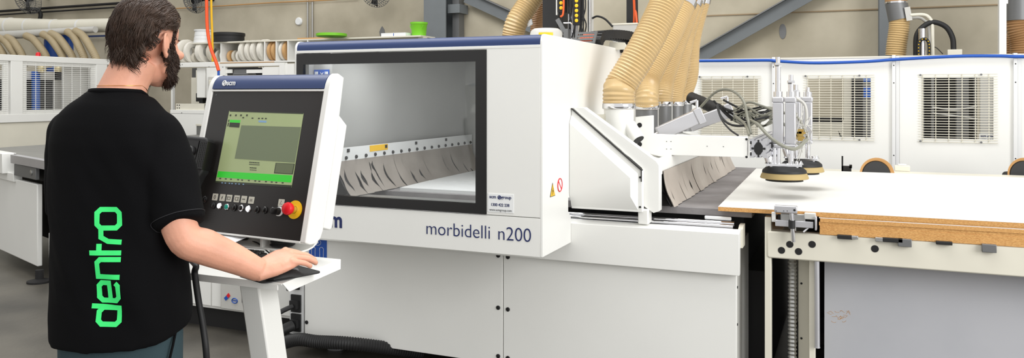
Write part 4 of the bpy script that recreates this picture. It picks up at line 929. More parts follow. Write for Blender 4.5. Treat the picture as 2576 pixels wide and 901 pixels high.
# pipes on the far left wall
for i, (y0, y1, lab) in enumerate(((29, 8, 'upper thin dark pipe on the wall behind the man\'s head'), (38, 18, 'lower thin dark pipe on the wall behind the man\'s head'))):
    thg('wall_conduit', lab, 'pipe', MB().cyl(at(-40, y0+2, Y=9.93), at(300, y1, Y=9.93), .022 if not i else .014, n=10), DARK, 'thin wall conduits')
thg('bent_pipe', 'short black bent pipe dropping from the wall pipes at far left', 'pipe', MB().tube(bez([at(78, 23, Y=9.8), at(94, 25, Y=9.8), at(102, 35, Y=9.8), at(100, 52, Y=9.8)], 8), .035, 12), RUB)
# large white duct and beige hoses feeding the edge bander
DYV = 8.7
t = thing('dust_duct', 'fat cream dust duct crossing the far left behind the man\'s head', 'duct', at(130, 70, Y=DYV))
def dpt(px, py): return at(px, py, Y=DYV)
m = MB(); m.tube([dpt(-60, 66), dpt(30, 67), dpt(150, 67), dpt(330, 62)], [.147, .141, .112, .10], 28); m.build('duct', CREAM, t)
for px in (28, 75, 140, 205): a = dpt(px, 67); MB().tube([a-V((.015, 0, 0)), a+V((.015, 0, 0))], .148 if px < 60 else .132 if px < 100 else .118, 28).build('duct_joint', WHITE2, t)
t = thing('dust_duct', 'thinner grey duct running under the fat cream duct at far left', 'duct', at(100, 88, Y=DYV-.1))
MB().tube([at(-60, 92, Y=DYV-.22), at(60, 86, Y=DYV-.22), at(240, 74, Y=DYV-.2)], [.07, .064, .047], 20).build('duct', GREYW, t)
HB = [(-30, 96, 10, 140), (0, 96, 38, 138), (18, 94, 56, 138), (66, 90, 116, 140), (108, 86, 158, 142), (128, 84, 182, 143), (170, 80, 212, 145), (190, 78, 242, 146)]
hw = ['first, cut off by the left edge', 'second from the left', 'third from the left', 'fourth, standing alone', 'fifth, crossing the blue tank', 'sixth, just right of the blue tank', 'seventh, bending steeply', 'eighth, nearest the man\'s hair']
for (x0, y0, x1, y1), h_ in zip(HB, hw):
    t = thing('beige_hose', 'beige edge bander hose, '+h_, 'hose', at(x1, y1, Y=8.3), 0, 'beige hoses of the edge bander')
    d = x1-x0; m = MB(); ribbed(m, [at(x0, y0, Y=DYV-.29), at(x0+d*.35, y0+(y1-y0)*.18, Y=DYV-.33), at(x0+d*.7, y0+(y1-y0)*.58, Y=8.3), at(x1, y1+2, Y=8.3), at(x1+4, y1+30, Y=8.3)], .053, .03, .003, 16); m.build('hose', TANH, t)
t = thing('blue_tank', 'blue tank behind the beige hoses at far left', 'tank', at(148, 150, Y=9.0))
a = at(148, 300, Y=9.0); MB().lathe([(.21, 0), (.21, at(148, 88, Y=9).z-.1), (.19, at(148, 84, Y=9).z-.03), (.12, at(148, 82, Y=9).z), (.02, at(148, 82, Y=9).z+.01)], (a.x, 9.0, 0), n=32).build('shell', GBLUE, t)
a = at(172, 90, Y=8.95); MB().cyl((a.x, 8.95, .3), (a.x, 8.95, at(172, 82, Y=9).z), .07, n=20).build('riser', GBLUE, t)
thg('wall_rail', 'thin navy rail on the wall left of the man\'s hair', 'rail', MB().bar(at(215, 92, Y=9.9), at(300, 89, Y=9.9), .04, .03), BLUE)
# edge bander: hood along Y at X = -9.5
eb = thing('edge_bander', 'white edge banding machine with wire-grilled hood at far left', 'machine', (-8.2, 6.5, 0))
HX = -9.4
def ep(px, py): return at(px, py, X=HX)
Ys = [ep(px, 150).y for px in (-60, 20, 40, 57, 250, 262, 330)]
zt_, zb2 = 1.985, 1.16
m = MB()
y0, y1 = ep(-80, 150).y, ep(330, 150).y
m.box(HX-.06, HX, y0, y1, zt_-.075, zt_); m.box(HX-.06, HX, y0, y1, zb2, zb2+.10)
for pa, pb in ((28, 58), (243, 270), (290, 330)):
    m.box(HX-.058, HX-.002, ep(pa, 150).y, ep(pb, 150).y, zb2+.002, zt_-.002)
m.build('hood_frame', WHITE, eb, bevel=.004)
for pa, pb in ((-80, 24), (56, 243)):
    ya, yb = ep(pa, 150).y, ep(pb, 150).y; ga, gb = zb2+.10, zt_-.075
    m = MB(); ma, mb_ = (ya+.07, yb-.07); wz0, wz1 = ga+.05, gb-.05
    for q in ((ya, ma, ga, gb), (mb_, yb, ga, gb), (ma, mb_, ga, wz0), (ma, mb_, wz1, gb)): m.box(HX-.04, HX-.02, q[0], q[1], q[2], q[3])
    m.build('hood_panel', WHITE, eb)
    w_ = MB()
    for k in range(8): y = ya+.02+(yb-ya-.04)*(k+.3)/8; w_.cyl((HX-.012, y, ga+.01), (HX-.012, y, gb-.01), .0034, n=6)
    for k in range(25): z = ga+.015+(gb-ga-.03)*k/24; w_.cyl((HX-.008, ya+.015, z), (HX-.008, yb-.015, z), .0030, n=6)
    w_.build('wire_grille', WHITE, eb)
# inside the hood
m = MB(); ya, yb = ep(-80, 150).y, ep(300, 150).y
m.box(HX-.46, HX-.44, ya, yb+.6, .9, 1.74); m.build('dark_back', DARK, eb)
m = MB(); m.box(HX-.42, HX-.40, ep(56, 200).y, ep(185, 200).y+.15, 1.69, 1.80); m.box(HX-.42, HX-.40, ep(166, 200).y+.13, ep(240, 200).y+.5, 1.10, 1.80); m.box(HX-.16, HX-.14, ep(168, 200).y+.05, ep(246, 200).y+.2, 1.15, 1.88); m.build('inner_panel', GREYW, eb)
m = MB(); m.cyl((HX-.37, ep(140, 0).y, 1.3), (HX-.37, ep(140, 0).y, 1.80), .05); m.box(HX-.43, HX-.36, ep(85, 0).y, ep(108, 0).y, 1.35, 1.5); m.build('blue_motor', GBLUE, eb)
PB = mat('pale_brass', (200, 185, 140), .35, .5)
for px in (68, 128, 170, 190, 212): c = ep(px, 171)+V((-.3, .1, 0)); MB().lathe([(.05, -.05), (.05, .03), (.03, .06), (.001, .06)], c, (0, 0, 1), 14).build('glue_cup', PB, eb)
MB().box(HX-.95, HX-.02, y0, y1, .12, zb2).build('base', CREAM, eb)
c = at(100, 138, X=HX+.0); thg('warning_lamp', 'tiny red lamp on top of the edge bander hood', 'lamp', MB().lathe([(.03, 0), (.025, .04), (.01, .05), (.001, .05)], (HX-.03, c.y, zt_), n=14), RED)
# infeed table in front of it
it = thing('infeed_table', 'grey-topped infeed conveyor with white side panels behind the man', 'conveyor', (-6.6, 5.2, 0))
SLATE = mat('slate_grey_top', (112, 112, 108), .5, rgb2=(134, 133, 128), vs=10, stretch=(.3, 6, 1))
q = lambda px, py, z: at(px, py, Z=z)
zT = .985
F0, F1 = q(-40, 374, zT), q(200, 414, zT)      # front edge
Bk = 3.2; d_ = V((-.05, 1, 0)).normalized()
top = [F0.xy, F1.xy, (F1+d_*3.0).xy, (F0+d_*3.0).xy]
def slab(mb, z0, z1, inset=0, pts=None): return mb.xy([tuple(p_) for p_ in (pts or top)], z0, z1)
slab(MB(), zT-.02, zT).build('table_top', SLATE, it)
e = (F1-F0).normalized(); n_ = V((e.y, -e.x, 0)); n_ = n_ if n_.y < 0 else -n_
m = MB(); b0 = F0+d_*2.85; b1 = F1+d_*2.85; m.bar(b0+V((0, 0, .06)), b1+V((0, 0, .06)), .03, .12); m.build('back_rail', GREYM, it)
m = MB(); m.bar(b0+V((0, 0, .125)), b1+V((0, 0, .125)), .05, .02); m.build('rail_cap', CREAM, it)
P1 = q(35, 395, .93); 
def fe(px): # point along the front edge line under pixel column px
    dx, dy = ray(px); den = dx*e.y-dy*e.x; s_ = (dx*F0.y-dy*F0.x)/(dy*e.x-dx*e.y); return F0+e*s_
def fbox(nm, pa, pb, z0, z1, o0, o1, m_, bv=.004):
    a, b = fe(pa), fe(pb); a = V((a.x, a.y, 0)); b = V((b.x, b.y, 0)); mb = MB(); mb.xy([tuple((a+n_*o0).xy), tuple((b+n_*o0).xy), tuple((b+n_*o1).xy), tuple((a+n_*o1).xy)], z0, z1); return mb.build(nm, m_, it, bevel=bv)
tq = F0.length
def zat(px, py): f_ = fe(px); t_ = -S_*f_.x+C_*f_.y; return H+(HY-py)/F*t_
fbox('side_cover', -60, 35, zat(20, 432), zat(20, 383), -.02, .09, WHITE)
fbox('lower_cover', -60, 50, zat(30, 452), zat(30, 431), -.02, .05, WHITE)
fbox('front_panel', -60, 104, zat(60, 650), zat(60, 453), -.01, .03, WHITE, .008)
fbox('guide_plate', 52, 107, zat(80, 446), zat(80, 417), .02, .05, GREYM)
fbox('guide_rail', 46, 200, zat(80, 416), zat(80, 394), .0, .06, ALU)
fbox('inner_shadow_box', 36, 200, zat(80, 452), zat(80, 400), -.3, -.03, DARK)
a = fe(97); c = V((a.x, a.y, zat(97, 433)))+n_*.05; MB().lathe([(.022, 0), (.022, .006), (.012, .01), (.001, .01)], c, n_, 18).build('bolt', STEEL, it)
fbox('leg', 112, 190, .0, zat(120, 590), -.06, -.03, WHITE)
fbox('leg', -50, -30, .0, .5, -.8, -.7, WHITE)
fbox('cross_bar', 100, 200, zat(110, 530), zat(110, 508), -.12, -.08, GREYW)
a = fe(118); MB().lathe([(.09, 0), (.09, .015), (.03, .03), (.03, .10)], V((a.x-.06, a.y-.02, 0)), n=24).build('foot', DARK, it)
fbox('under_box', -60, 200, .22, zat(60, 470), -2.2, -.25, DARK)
# floor things
m = MB(); ribbed(m, [(-3.05, 3.66, .055), at(745, 855, Y=3.60), at(800, 860, Y=3.60), at(900, 866, Y=3.64), (-2.2, 3.9, .06)], .033, .014, .003, 16)
tag(m.build('floor_hose', RUB), 'black corrugated hose lying on the floor along the router base', 'hose')
# ================================================================ control console
con = thing('control_console', 'white control console with a black panel, green screen and red emergency button', 'control console', (-1.75, 2.1, 0))
th = math.radians(13.4); PO = V((-1.615, 2.085, 1.033)); PW = V((math.cos(math.radians(-5)), math.sin(math.radians(-5)), 0))
bk = V((-PW.y, PW.x, 0)); PU = bk*math.sin(th)+EZ*math.cos(th); PN = PW.cross(PU).normalized()    # PN points to the operator
def pab(px, py):
    dx, dy = ray(px); D = V((dx, dy, (HY-py)/F)); O = V((0, 0, H)); t = (PO-O).dot(PN)/D.dot(PN); P = O+D*t-PO
    return P.dot(PW), P.dot(PU)
def pp(a, b, n=0): return PO+PW*a+PU*b+PN*n
PL = -.525
def pslab(pts, n0, n1, nm, m, par, bv=0): return MB().prism(pts, PO, PW, PU, PN, n0, n1).build(nm, m, par, bevel=bv)
def prect(p0, p1, n0, n1, nm, m, par, bv=0):
    pts = [pab(p0[0], p0[1]), pab(p1[0], p0[1]), pab(p1[0], p1[1]), pab(p0[0], p1[1])]
    return pslab(pts, n0, n1, nm, m, par, bv)
def pquad(q, n0, n1, nm, m, par, bv=0): return pslab([pab(*p_) for p_ in q], n0, n1, nm, m, par, bv)
def sideprof(a0, a1, prof, nm, m, bv=.002): # profile in (depth behind the panel, b)
    return MB().prism(prof, PO, -PN, PU, PW, a0, a1).build(nm, m, con, bevel=bv)
# side plates with rounded head, shell, navy cap, back box
head = [(-.006, -.006), (-.008, .50)]+[(-.008+.034*(1-math.cos(k*PI/12))/1, .50+.058*math.sin(k*PI/12)) for k in range(1, 7)]+[(.055, .552), (.064, .40), (.07, .04), (.064, .014), (.045, -.004), (.02, -.010)]
sideprof(-.002, .022, head, 'side_plate', WHITE, .003); sideprof(PL-.022, PL+.002, head, 'side_plate', WHITE, .003)
sideprof(PL, 0, [(.004, -.01), (.004, .50), (.055, .545), (.06, .40), (.066, .02)], 'shell', WHITE)
cap = [(-.010, .499)]+[(-.010+.036*(1-math.cos(k*PI/16)), .499+.057*math.sin(k*PI/16)) for k in range(1, 9)]+[(.054, .552), (.054, .499)]
capo = sideprof(PL+.002, -.002, cap, 'navy_cap', BLUE, 0)
sideprof(PL, 0, [(-.008, .490), (-.008, .497), (.01, .497), (.01, .490)], 'cap_strip', WHITE, .001)
sideprof(PL, 0, [(-.007, -.008), (-.007, -.002), (.02, -.002), (.02, -.010)], 'bottom_strip', WHITE, .001)
sideprof(PL+.02, .012, [(.055, .435), (.120, .40), (.125, .052), (.115, .044), (.055, .050)], 'back_box', WHITE, .004)
fp = pslab([(PL+.002, -.002), (-.002, -.002), (-.002, .490), (PL+.002, .490)], -.004, .002, 'front_panel', PANEL, con)
# logo on the cap
a, b = pab(580, 214)
lp = pp(a, b, .012)
text('scm', 'cap_lettering', STICK, capo, pp(a-.008, .512, .011), PW, PU, .027, bold=.0006, depth=.001)
m = MB(); c = pp(a-.020, .5195, .011); m.tube([c+PW*(.0085*math.cos(k*PI/10))+PU*(.0085*math.sin(k*PI/10)) for k in range(20)], .0022, 6, closed=True); m.obox(c, PW*.004+PU*.004, PN*.0006, (PU-PW)*.002); m.build('cap_emblem', STICK, capo)
# screen
SCR = mat('screen_base', (146, 158, 114), .25, emit=.27, var=.10, vs=3)
SGREY = mat('screen_grey', (100, 110, 84), .3, emit=.26); SGRN = mat('screen_green', (44, 176, 44), .3, emit=.42); SDRK = mat('screen_dark', (44, 50, 36), .3, emit=.15)
SBLU = mat('screen_blue', (110, 140, 170), .3, emit=.35); SLIN = mat('screen_line', (88, 96, 70), .3, emit=.3); SBAR = mat('screen_bar', (118, 130, 92), .3, emit=.3)
scr = pquad([(578, 279.5), (765, 285.5), (734.5, 472), (543, 460)], .001, .0026, 'screen', SCR, fp)
def scq(q, nm, m, n=.0026): pquad(q, n, n+.0006, nm, m, scr)
# screen coordinates in the zoomed crop (500,180) x 3.2175
def z(x, y): return (500+x/3.2175, 180+y/3.2175)
scq([z(258, 318), z(852, 338), z(850, 346), z(256, 326)], 'screen_header', SDRK)
scq([z(350, 437), z(832, 452), z(782, 740), z(296, 706)], 'screen_grey_field', SGREY)
scq([z(163, 808), z(762, 842), z(752, 900), z(152, 856)], 'screen_green_bar', SGRN)
scq([z(258, 392), z(342, 395), z(338, 417), z(256, 413)], 'screen_tab', SGRN)
scq([z(256, 414), z(338, 418), z(332, 456), z(250, 450)], 'screen_tab_dark', SDRK)
scq([z(490, 397), z(553, 400), z(551, 416), z(488, 412)], 'screen_link', SBLU)
scq([z(628, 741), z(782, 748), z(765, 834), z(614, 825)], 'screen_inset_frame', SDRK)
scq([z(634, 745), z(776, 752), z(760, 829), z(621, 820)], 'screen_inset', SLIN, .0032)
scq([(543.5, 455.5), (735.5, 466.5), (734.5, 472), (543, 460)], 'screen_taskbar', SDRK)
icons = MB(); rnd = random.Random(9)
def idot(x, y, wx, wy):
    a, b = pab(*z(x, y)); icons.obox(pp(a, b, .0030), PW*wx, PU*wy, PN*.0004)
for x in (262, 306, 347, 395): idot(x, 356, .0035, .003)
for x, y in ((365, 375), (440, 379), (492, 381), (520, 381), (548, 382)): idot(x, y, .004, .002)
for k in range(6): idot(420+k*14, 736+k*1.0, .003, .0016); idot(420+k*14, 752+k, .004, .001)
for k in range(4): idot(424+k*14, 780+k, .003, .0016); idot(424+k*14, 797+k, .003, .001)
for k in range(12): idot(180+k*46+rnd.uniform(-8, 8), 867+k*3.2, .004, .0018)
for x in (248, 244, 242): idot(x, 400+(248-x)*6, .002, .004)
icons.build('screen_icons', SDRK, scr)
ib = MB()
for k in range(7): a, b = pab(560+k*9+rnd.uniform(-2, 2), 460.5+k*.6); ib.obox(pp(a, b, .0034), PW*.003, PU*.0016, PN*.0004)
ib.build('taskbar_icons', SBLU, scr)
# buttons and legend plates
LEG = mat('legend_plate', (206, 204, 190), .5); LIT = mat('lit_button', (250, 250, 255), .3, emit=1.0); TEAL = mat('teal_button', (16, 150, 130), .3)
plates = [(542.6, 496, '0'), (561, 497.5, ''), (578, 499, ''), (597, 500.6, ''), (615, 502, ''), (633.6, 504, ''), (709, 510.6, '')]
for i, (px, py, ch) in enumerate(plates):
    a, b = pab(px, py); pts = [(a+x, b+y) for x, y in rrect(.0245, .0235, .002)]
    o = pslab(pts, .002, .0035, 'legend_plate', LEG, fp)
    s = MB()
    def seg(x0, y0, x1, y1, w_=.0011): s.bar(pp(a+x0, b+y0, .0038), pp(a+x1, b+y1, .0038), w_, .0006, up=PN)
    if i == 0: s.tube([pp(a+.0035*math.cos(k*PI/8), b+.006*math.sin(k*PI/8), .0038) for k in range(16)], .0008, 5, closed=True)
    elif i == 1: seg(.002, .006, -.002, -.0005, .0015); seg(-.002, 0, .002, 0, .0015); seg(.001, .0005, -.002, -.006, .0015)
    elif i in (2, 3):
        seg(-.006, .0045, .006, .0045); seg(-.006, -.0045, .006, -.0045); seg(-.006, .0045, -.006, -.0045); seg(.006, .0045, .006, -.0045)
        d = -.0092 if i == 2 else .0092; seg(d, -.006, d, -.002); seg(d, .002, d, .006)
    elif i == 4: seg(-.007, 0, .007, 0, .0012); seg(-.005, .0015, .005, .0015, .0006)
    elif i == 5: seg(-.006, .003, .006, .003, .0008); seg(-.006, 0, .006, 0, .0008); seg(-.006, -.003, .006, -.003, .0008)
    else: seg(0, .007, 0, .003); seg(-.003, -.002, -.001, .001); seg(-.004, -.006, -.003, -.003); seg(.003, -.006, .003, -.003)
    s.build('legend_symbol', DARK, o)
def button(px, py, m_, ring=CHROME, r=.0095, nm='push_button'):
    a, b = pab(px, py); c = pp(a, b, .002)
    o = MB().lathe([(r*.86, 0), (r*.86, .007), (r*.6, .0085), (.0005, .0088)], c, PN, 24).build(nm, m_, fp)
    MB().lathe([(r*.86, 0), (r*1.2, 0), (r*1.2, .004), (r*.98, .006), (r*.86, .006)], c, PN, 28, closed=True).build('button_ring', ring, o)
button(538, 517.7, BLACK, RUB); button(555, 518.6, LIT); button(573, 521, TEAL); button(591, 523, BLACK, BLACK); button(609, 524, BLACK, CHROME); button(627, 526, LIT)
for px, py in ((648, 528), (668, 529), (687, 530)): button(px, py, BLACK, BLACK)
button(518, 502, BLACK, BLACK)
a, b = pab(704.5, 532.5); c = pp(a, b, .002)
kn = MB().lathe([(.0125, 0), (.0125, .018), (.011, .022), (.0005, .022)], c, PN, 24).build('selector_knob', RUB, fp)
MB().lathe([(.0125, 0), (.0155, 0), (.0155, .005), (.0125, .006)], c, PN, 28, closed=True).build('knob_ring', STICK, kn)
MB().obox(c+PN*.026, (PW*.7+PU*.7)*.012, (PU*.7-PW*.7)*.004, PN*.008).build('knob_grip', RUB, kn, bevel=.002)
a, b = pab(743, 528); c = pp(a, b, .002)
es = MB().lathe([(.012, 0), (.030, 0), (.030, .0025), (.012, .003)], c, PN, 40, closed=True).build('emergency_plate', YEL, fp)
MB().cyl(c, c+PN*.022, .0115, n=24).build('emergency_neck', CHROME, es)
MB().lathe([(.013, .018), (.0175, .022), (.0205, .030), (.0205, .036), (.018, .042), (.010, .046), (.0005, .0465)], c, PN, 32).build('emergency_button', RED, es)
disc(MB(), pp(PL+.02, .478, .002), PN, .002, .001, 8).build('screw', GREYM, fp)
# bent shelf, swivel, tray, post
yz = [(2.118, .985), (2.16, .986), (2.185, .990), (2.204, .999), (2.216, 1.012), (2.222, 1.032)]
out = yz+[(y-.0, z_+.008) if i == len(yz)-1 else (y-.006*(i > 2), z_+.006) for i, (y, z_) in reversed(list(enumerate(yz)))]
MB().prism(out, (0, 0, 0), V((.0, 1, 0)), EZ, EX, -2.15, -1.645).build('bent_shelf', WHITE, con, bevel=.001)
m = MB(); c = V((-1.752, 2.162, .994)); m.lathe([(.036, 0), (.042, .005), (.036, .010), (.040, .016), (.033, .022), (.035, .028), (.028, .034)], c, n=28); m.build('swivel_boot', RUB, con)
MB().obox((-1.81, 2.16, 1.008), (.004, 0, 0), (0, .036, 0), (0, 0, .02)).build('stop_plate', WHITE, con)
TZ = .952
ty0, ty1, tx0, tx1 = 1.872, 2.225, -2.22, -1.532
m = MB(); m.xy([(tx0, ty0), (-1.520, ty0), (-1.566, ty1), (tx0, ty1)], TZ-.006, TZ); m.box(tx0, -1.535, ty0, ty0+.004, TZ-.022, TZ-.005)
m.build('tray', WHITE, con, bevel=.001)
m = MB(); m.prism([(.0, 0), (.355, 0), (.335, -.03), (.022, -.03)], (-1.521, ty0, TZ), V((-.128, 1, 0)).normalized(), V((-.35, 0, .94)).normalized(), EX, 0, .004); m.build('tray_lip', WHITE, con, bevel=.001)
MB().box(tx0+.05, tx1-.1, 2.02, 2.2, .955, .985).build('tray_support', GREYW, con) if False else None
w0 = [(-1.712, 1.905), (-1.637, 1.905), (-1.637, 1.99), (-1.712, 1.99)]; dy = .19
MB().loft([[(x+.012*0, y+dy, 0) for x, y in w0], [(x, y, TZ-.006) for x, y in w0]]).build('post', WHITE, con, bevel=.006)
MB().box(-1.9, -1.45, 1.95, 2.45, 0, .012).build('base_plate', GREYM, con, bevel=.003)
MB().box(-1.83, -1.74, 2.19, 2.225, TZ-.004, 1.0).build('neck', WHITE, con)
# handheld remote hung at the left edge of the panel
rm = thing('handheld_remote', 'black handheld jog remote hanging at the left edge of the console panel', 'remote', pp(-.515, .2, .0))
ro = pp(-.518, .044, .075); RU = PU; RW = (PW*.96-PN*.28).normalized(); RN = RW.cross(RU).normalized()
op = [(-.055, -.02), (.030, -.02), (.040, .02), (.055, .10), (.066, .135), (.075, .15), (.078, .255), (.068, .27), (-.09, .272), (-.105, .25), (-.10, .15), (-.08, .11)]
MB().prism(op, ro, RW, RU, RN, -.05, 0).build('case', RUB, rm, bevel=.010, seg=3)
m = MB(); m.prism([(.045, .16), (.078, .158), (.081, .255), (.052, .262)], ro, RW, RU, RN, -.045, .006)
for k in range(11):
    for j in range(4): c = ro+RW*(.054+j*.0065)+RU*(.168+k*.008)+RN*.006; m.obox(c, RW*.0024, RU*.003, RN*.0015)
m.build('textured_grip', BLACK, rm)
MB().prism([(-.09, .15), (.042, .15), (.045, .255), (-.095, .255)], ro, RW, RU, RN, 0, .003).build('knob_panel', BLACK, rm)
for kx, ky in ((-.035, .215), (.020, .218), (-.005, .178)):
    c = ro+RW*kx+RU*ky; o = MB().lathe([(.017, 0), (.017, .014), (.014, .018), (.0005, .018)], c, RN, 20).build('jog_knob', RUB, rm)
    MB().obox(c+RN*.02+RU*.004, RW*.011, RU*.0035, RN*.006).build('knob_grip', GREYM, o, bevel=.002)
MB().prism([(-.03, .105), (.012, .105), (.014, .13), (-.03, .13)], ro, RW, RU, RN, 0, .002).build('red_display', mat('red_display_glass', (120, 20, 34), .2, emit=.3), rm)
for k, y in enumerate((.128, .108, .088)): MB().prism([(.022-k*.003+x, y+yy) for x, yy in rrect(.014, .015, .004)], ro, RW, RU, RN, 0, .004).build('remote_key', LEG, rm, bevel=.001)
cb = bez([ro+RU*-.02-RN*.025, ro+RU*-.10+RN*.01, at(487, 660, Y=1.86), at(490, 690, Y=1.84), at(500, 760, Y=1.84), at(512, 830, Y=1.84), at(520, 905, Y=1.84), at(528, 1080, Y=1.9), (-1.75, 2.05, .02)], 10)
thg('cable', 'thick black cable hanging from the handheld remote past the tray', 'cable', MB().tube(cb, .0095, 12), RUB)
# keyboard, pad, mouse, paper
kb = thing('keyboard', 'black keyboard on the white console tray beyond the forearm', 'keyboard', (-1.95, 2.05, TZ))
k0 = V((-1.745, 1.985, TZ)); ku = V((-1, .02, 0)).normalized(); kv = V((-.16, 1, .06)).normalized(); kn_ = V((0, 0, 1))
MB().prism([(0, 0), (.40, 0), (.40, .118), (0, .118)], k0, ku, kv, kn_, .001, .022).build('case', RUB, kb, bevel=.004)
m = MB()
for r_ in range(6):
    for c_ in range(18):
        p_ = k0+ku*(.018+c_*.0212)+kv*(.012+r_*.0186)+kn_*.025; m.obox(p_, ku*.0085, kv*.0074, kn_*.004)
m.build('keys', BLACK, kb)
thg('cable', 'thin black cable running from the keyboard towards the console swivel', 'cable', MB().tube(bez([at(618, 607, Y=2.2), at(645, 610, Y=2.17), at(660, 622, Y=2.14), (-1.80, 2.16, TZ+.01)], 6), .0025, 6), RUB)
md = V((-1.655, 1.955, TZ)); pu_ = V((.42, .91, 0)).normalized()
thg('mouse_pad', 'black mouse pad under the hand on the console tray', 'mouse pad', MB().prism(rrect(.20, .15, .02), V((-1.598, 1.962, TZ)), V((.34, .94, 0)).normalized(), V((-.94, .34, 0)).normalized(), EZ, .0005, .004), RUB)
# computer mouse below the palm
ms = thing('computer_mouse', 'black computer mouse under the palm of the right hand', 'mouse', (-1.550, 1.922, TZ+.004))
mc = V((-1.550, 1.922, TZ+.0045)); M_ = MB(); sgm = []
for f, wz, wx in ((-.055, .006, .012), (-.045, .018, .024), (-.02, .030, .029), (.01, .032, .029), (.035, .024, .027), (.052, .012, .020), (.057, .005, .012)):
    pu2 = pu_; pv2 = V((-pu_.y, pu_.x, 0)); sgm.append([mc+pu2*f+pv2*(wx*math.cos(k*PI/8))+EZ*(max(.0, .78*wz*(.25+.75*math.sin(k*PI/8))) if k <= 8 else 0.0) for k in range(9)]+[mc+pu2*f+pv2*(wx*math.cos(PI+k*PI/4)) for k in range(1, 4)])
M_.loft(sgm); M_.build('shell', RUB, ms)
MB().cyl(mc+pu_*.035+EZ*.015-V((-pu_.y, pu_.x, 0))*.003, mc+pu_*.035+EZ*.015+V((-pu_.y, pu_.x, 0))*.003, .009).build('scroll_wheel', GREYM, ms)
pq = [at(536, 578, Y=2.19), at(634, 592, Y=2.17), at(583, 614, Y=2.04), at(520, 600, Y=2.04)]
m = MB(); m.loft([pq, [p_+V((0, 0, .0015)) for p_ in pq]]); thg('paper_sheet', 'white sheet of paper tucked under the console panel', 'paper', m, PAPER)
a = at(617, 604, Y=2.2); MB_ = MB().obox((a.x, a.y, 1.005), (.02, .004, 0), (-.003, .02, 0), (0, 0, .012)); tag(MB_.build('cable_box', RUB, bevel=.004), 'small black cable box on the bent shelf beside the paper', 'box')
# ================================================================ operator
M0 = V((-1.942, 1.674, 0)); RZ = math.radians(8)
man = thing('person', 'bearded man in a black lettered T-shirt standing at the console, hand on a mouse', 'person', M0, RZ)
MW = Matrix.Translation(M0) @ Matrix.Rotation(RZ, 4, 'Z'); MI = MW.inverted()
def Wl(p): return MI @ V(p)          # world -> local
SKIN = mat('skin', (222, 162, 136), .5, var=.10, vs=14, sss=.12, bump=.08, bs=160)
SHIRT = mat('black_cotton', (11, 11, 13), .9, bump=.15, bs=500, spec=.12)
TROU = mat('slate_green_cotton', (52, 70, 76), .85, bump=.2, bs=300, var=.06, spec=.3)
HAIR = mat('dark_brown_hair', (66, 48, 37), .4, var=.25, vs=40)
BEARD = mat('dark_beard', (56, 38, 28), .55, var=.25, vs=60)
GLOW = mat('neon_green_print', (62, 246, 128), .6)
def ering(c, hx, hy, n=40, e=2.3, yaw=0, sx=None):
    out = []
    for k in range(n):
        a = 2*PI*k/n; x = math.copysign(abs(math.cos(a))**(2/e), math.cos(a))*hx; y = math.copysign(abs(math.sin(a))**(2/e), math.sin(a))*hy
        out.append(V((c[0]+x, c[1]+y, c[2])))
    return out
def remesh(mb, vox, smooth, name):
    bmesh.ops.recalc_face_normals(mb.bm, faces=mb.bm.faces)
    me = bpy.data.meshes.new(name); mb.bm.to_mesh(me); mb.bm.free()
    o = bpy.data.objects.new(name, me); COL.objects.link(o)
    r = o.modifiers.new('r', 'REMESH'); r.mode = 'VOXEL'; r.voxel_size = vox
    s = o.modifiers.new('s', 'SMOOTH'); s.factor = .5; s.iterations = smooth
    dg = bpy.context.evaluated_depsgraph_get(); dg.update()
    m2 = bpy.data.meshes.new_from_object(o.evaluated_get(dg)); bpy.data.objects.remove(o)
    m2.name = name; m2.polygons.foreach_set('use_smooth', [True]*len(m2.polygons)); return m2
def link(name, me, m, par):
    me.materials.clear(); me.materials.append(m); o = bpy.data.objects.new(name, me); COL.objects.link(o); o.parent = par; return o
# joints (local coordinates: x to his right, y forward)
shR, elR, wrR = V((.138, .0, 1.402)), Wl((-1.695, 1.672, 1.112)), Wl((-1.572, 1.838, .992))
shL, elL, wrL = V((-.160, .0, 1.402)), V((-.235, .06, 1.12)), V((-.15, .255, 1.005))
HC = V((.056, .062, 1.648))          # head centre
HYAW = math.radians(2); HR = Matrix.Rotation(HYAW, 3, 'Z') @ Matrix.Rotation(math.radians(-8), 3, 'X') @ Matrix.Rotation(math.radians(3), 3, 'Y')
def hp(x, y, z_): return HC+HR @ V((x, y, z_))
b = MB()
# torso (inside the clothes), legs
rings = [((0, 0, .86), .15, .10), ((0, 0, .95), .165, .108), ((0, 0, 1.08), .15, .10), ((0, .0, 1.22), .165, .105), ((0, 0, 1.34), .185, .105), ((0, -.01, 1.42), .17, .085), ((0, -.02, 1.47), .11, .07), ((.008, -.01, 1.51), .068, .064)]
b.loft([ering(*r_) for r_ in rings])
# neck
b.tube([V((.004, -.02, 1.44)), V((.012, -.005, 1.50)), V((.024, .012, 1.55)), V((.038, .035, 1.60))], [.082, .064, .061, .062], 24)
# skull, face
b.ell(hp(0, -.012, .035), (.073, .097, .092), HR, 28)
b.ell(hp(0, .030, -.03), (.064, .068, .085), HR, 24)
b.ell(hp(0, .055, -.085), (.042, .042, .034), HR, 20)          # chin
b.ell(hp(0, .076, .024), (.040, .014, .011), HR)              # brow
b.tube([hp(0, .082, .015), hp(0, .092, -.012), hp(0, .102, -.030), hp(0, .092, -.040)], [.008, .010, .013, .009], 14)
for sx in (-1, 1):
    b.ell(hp(sx*.009, .097, -.036), (.009, .011, .008), HR, 12); b.ell(hp(sx*.045, .070, -.018), (.02, .02, .016), HR, 14)   # nostril wings, cheeks
    b.tube([hp(sx*.050, .005, -.05), hp(sx*.050, .018, -.068), hp(sx*.036, .050, -.088)], [.018, .019, .020], 14)
b.ell(hp(0, .094, -.058), (.022, .010, .006), HR, 14); b.ell(hp(0, .092, -.069), (.020, .010, .007), HR, 14)
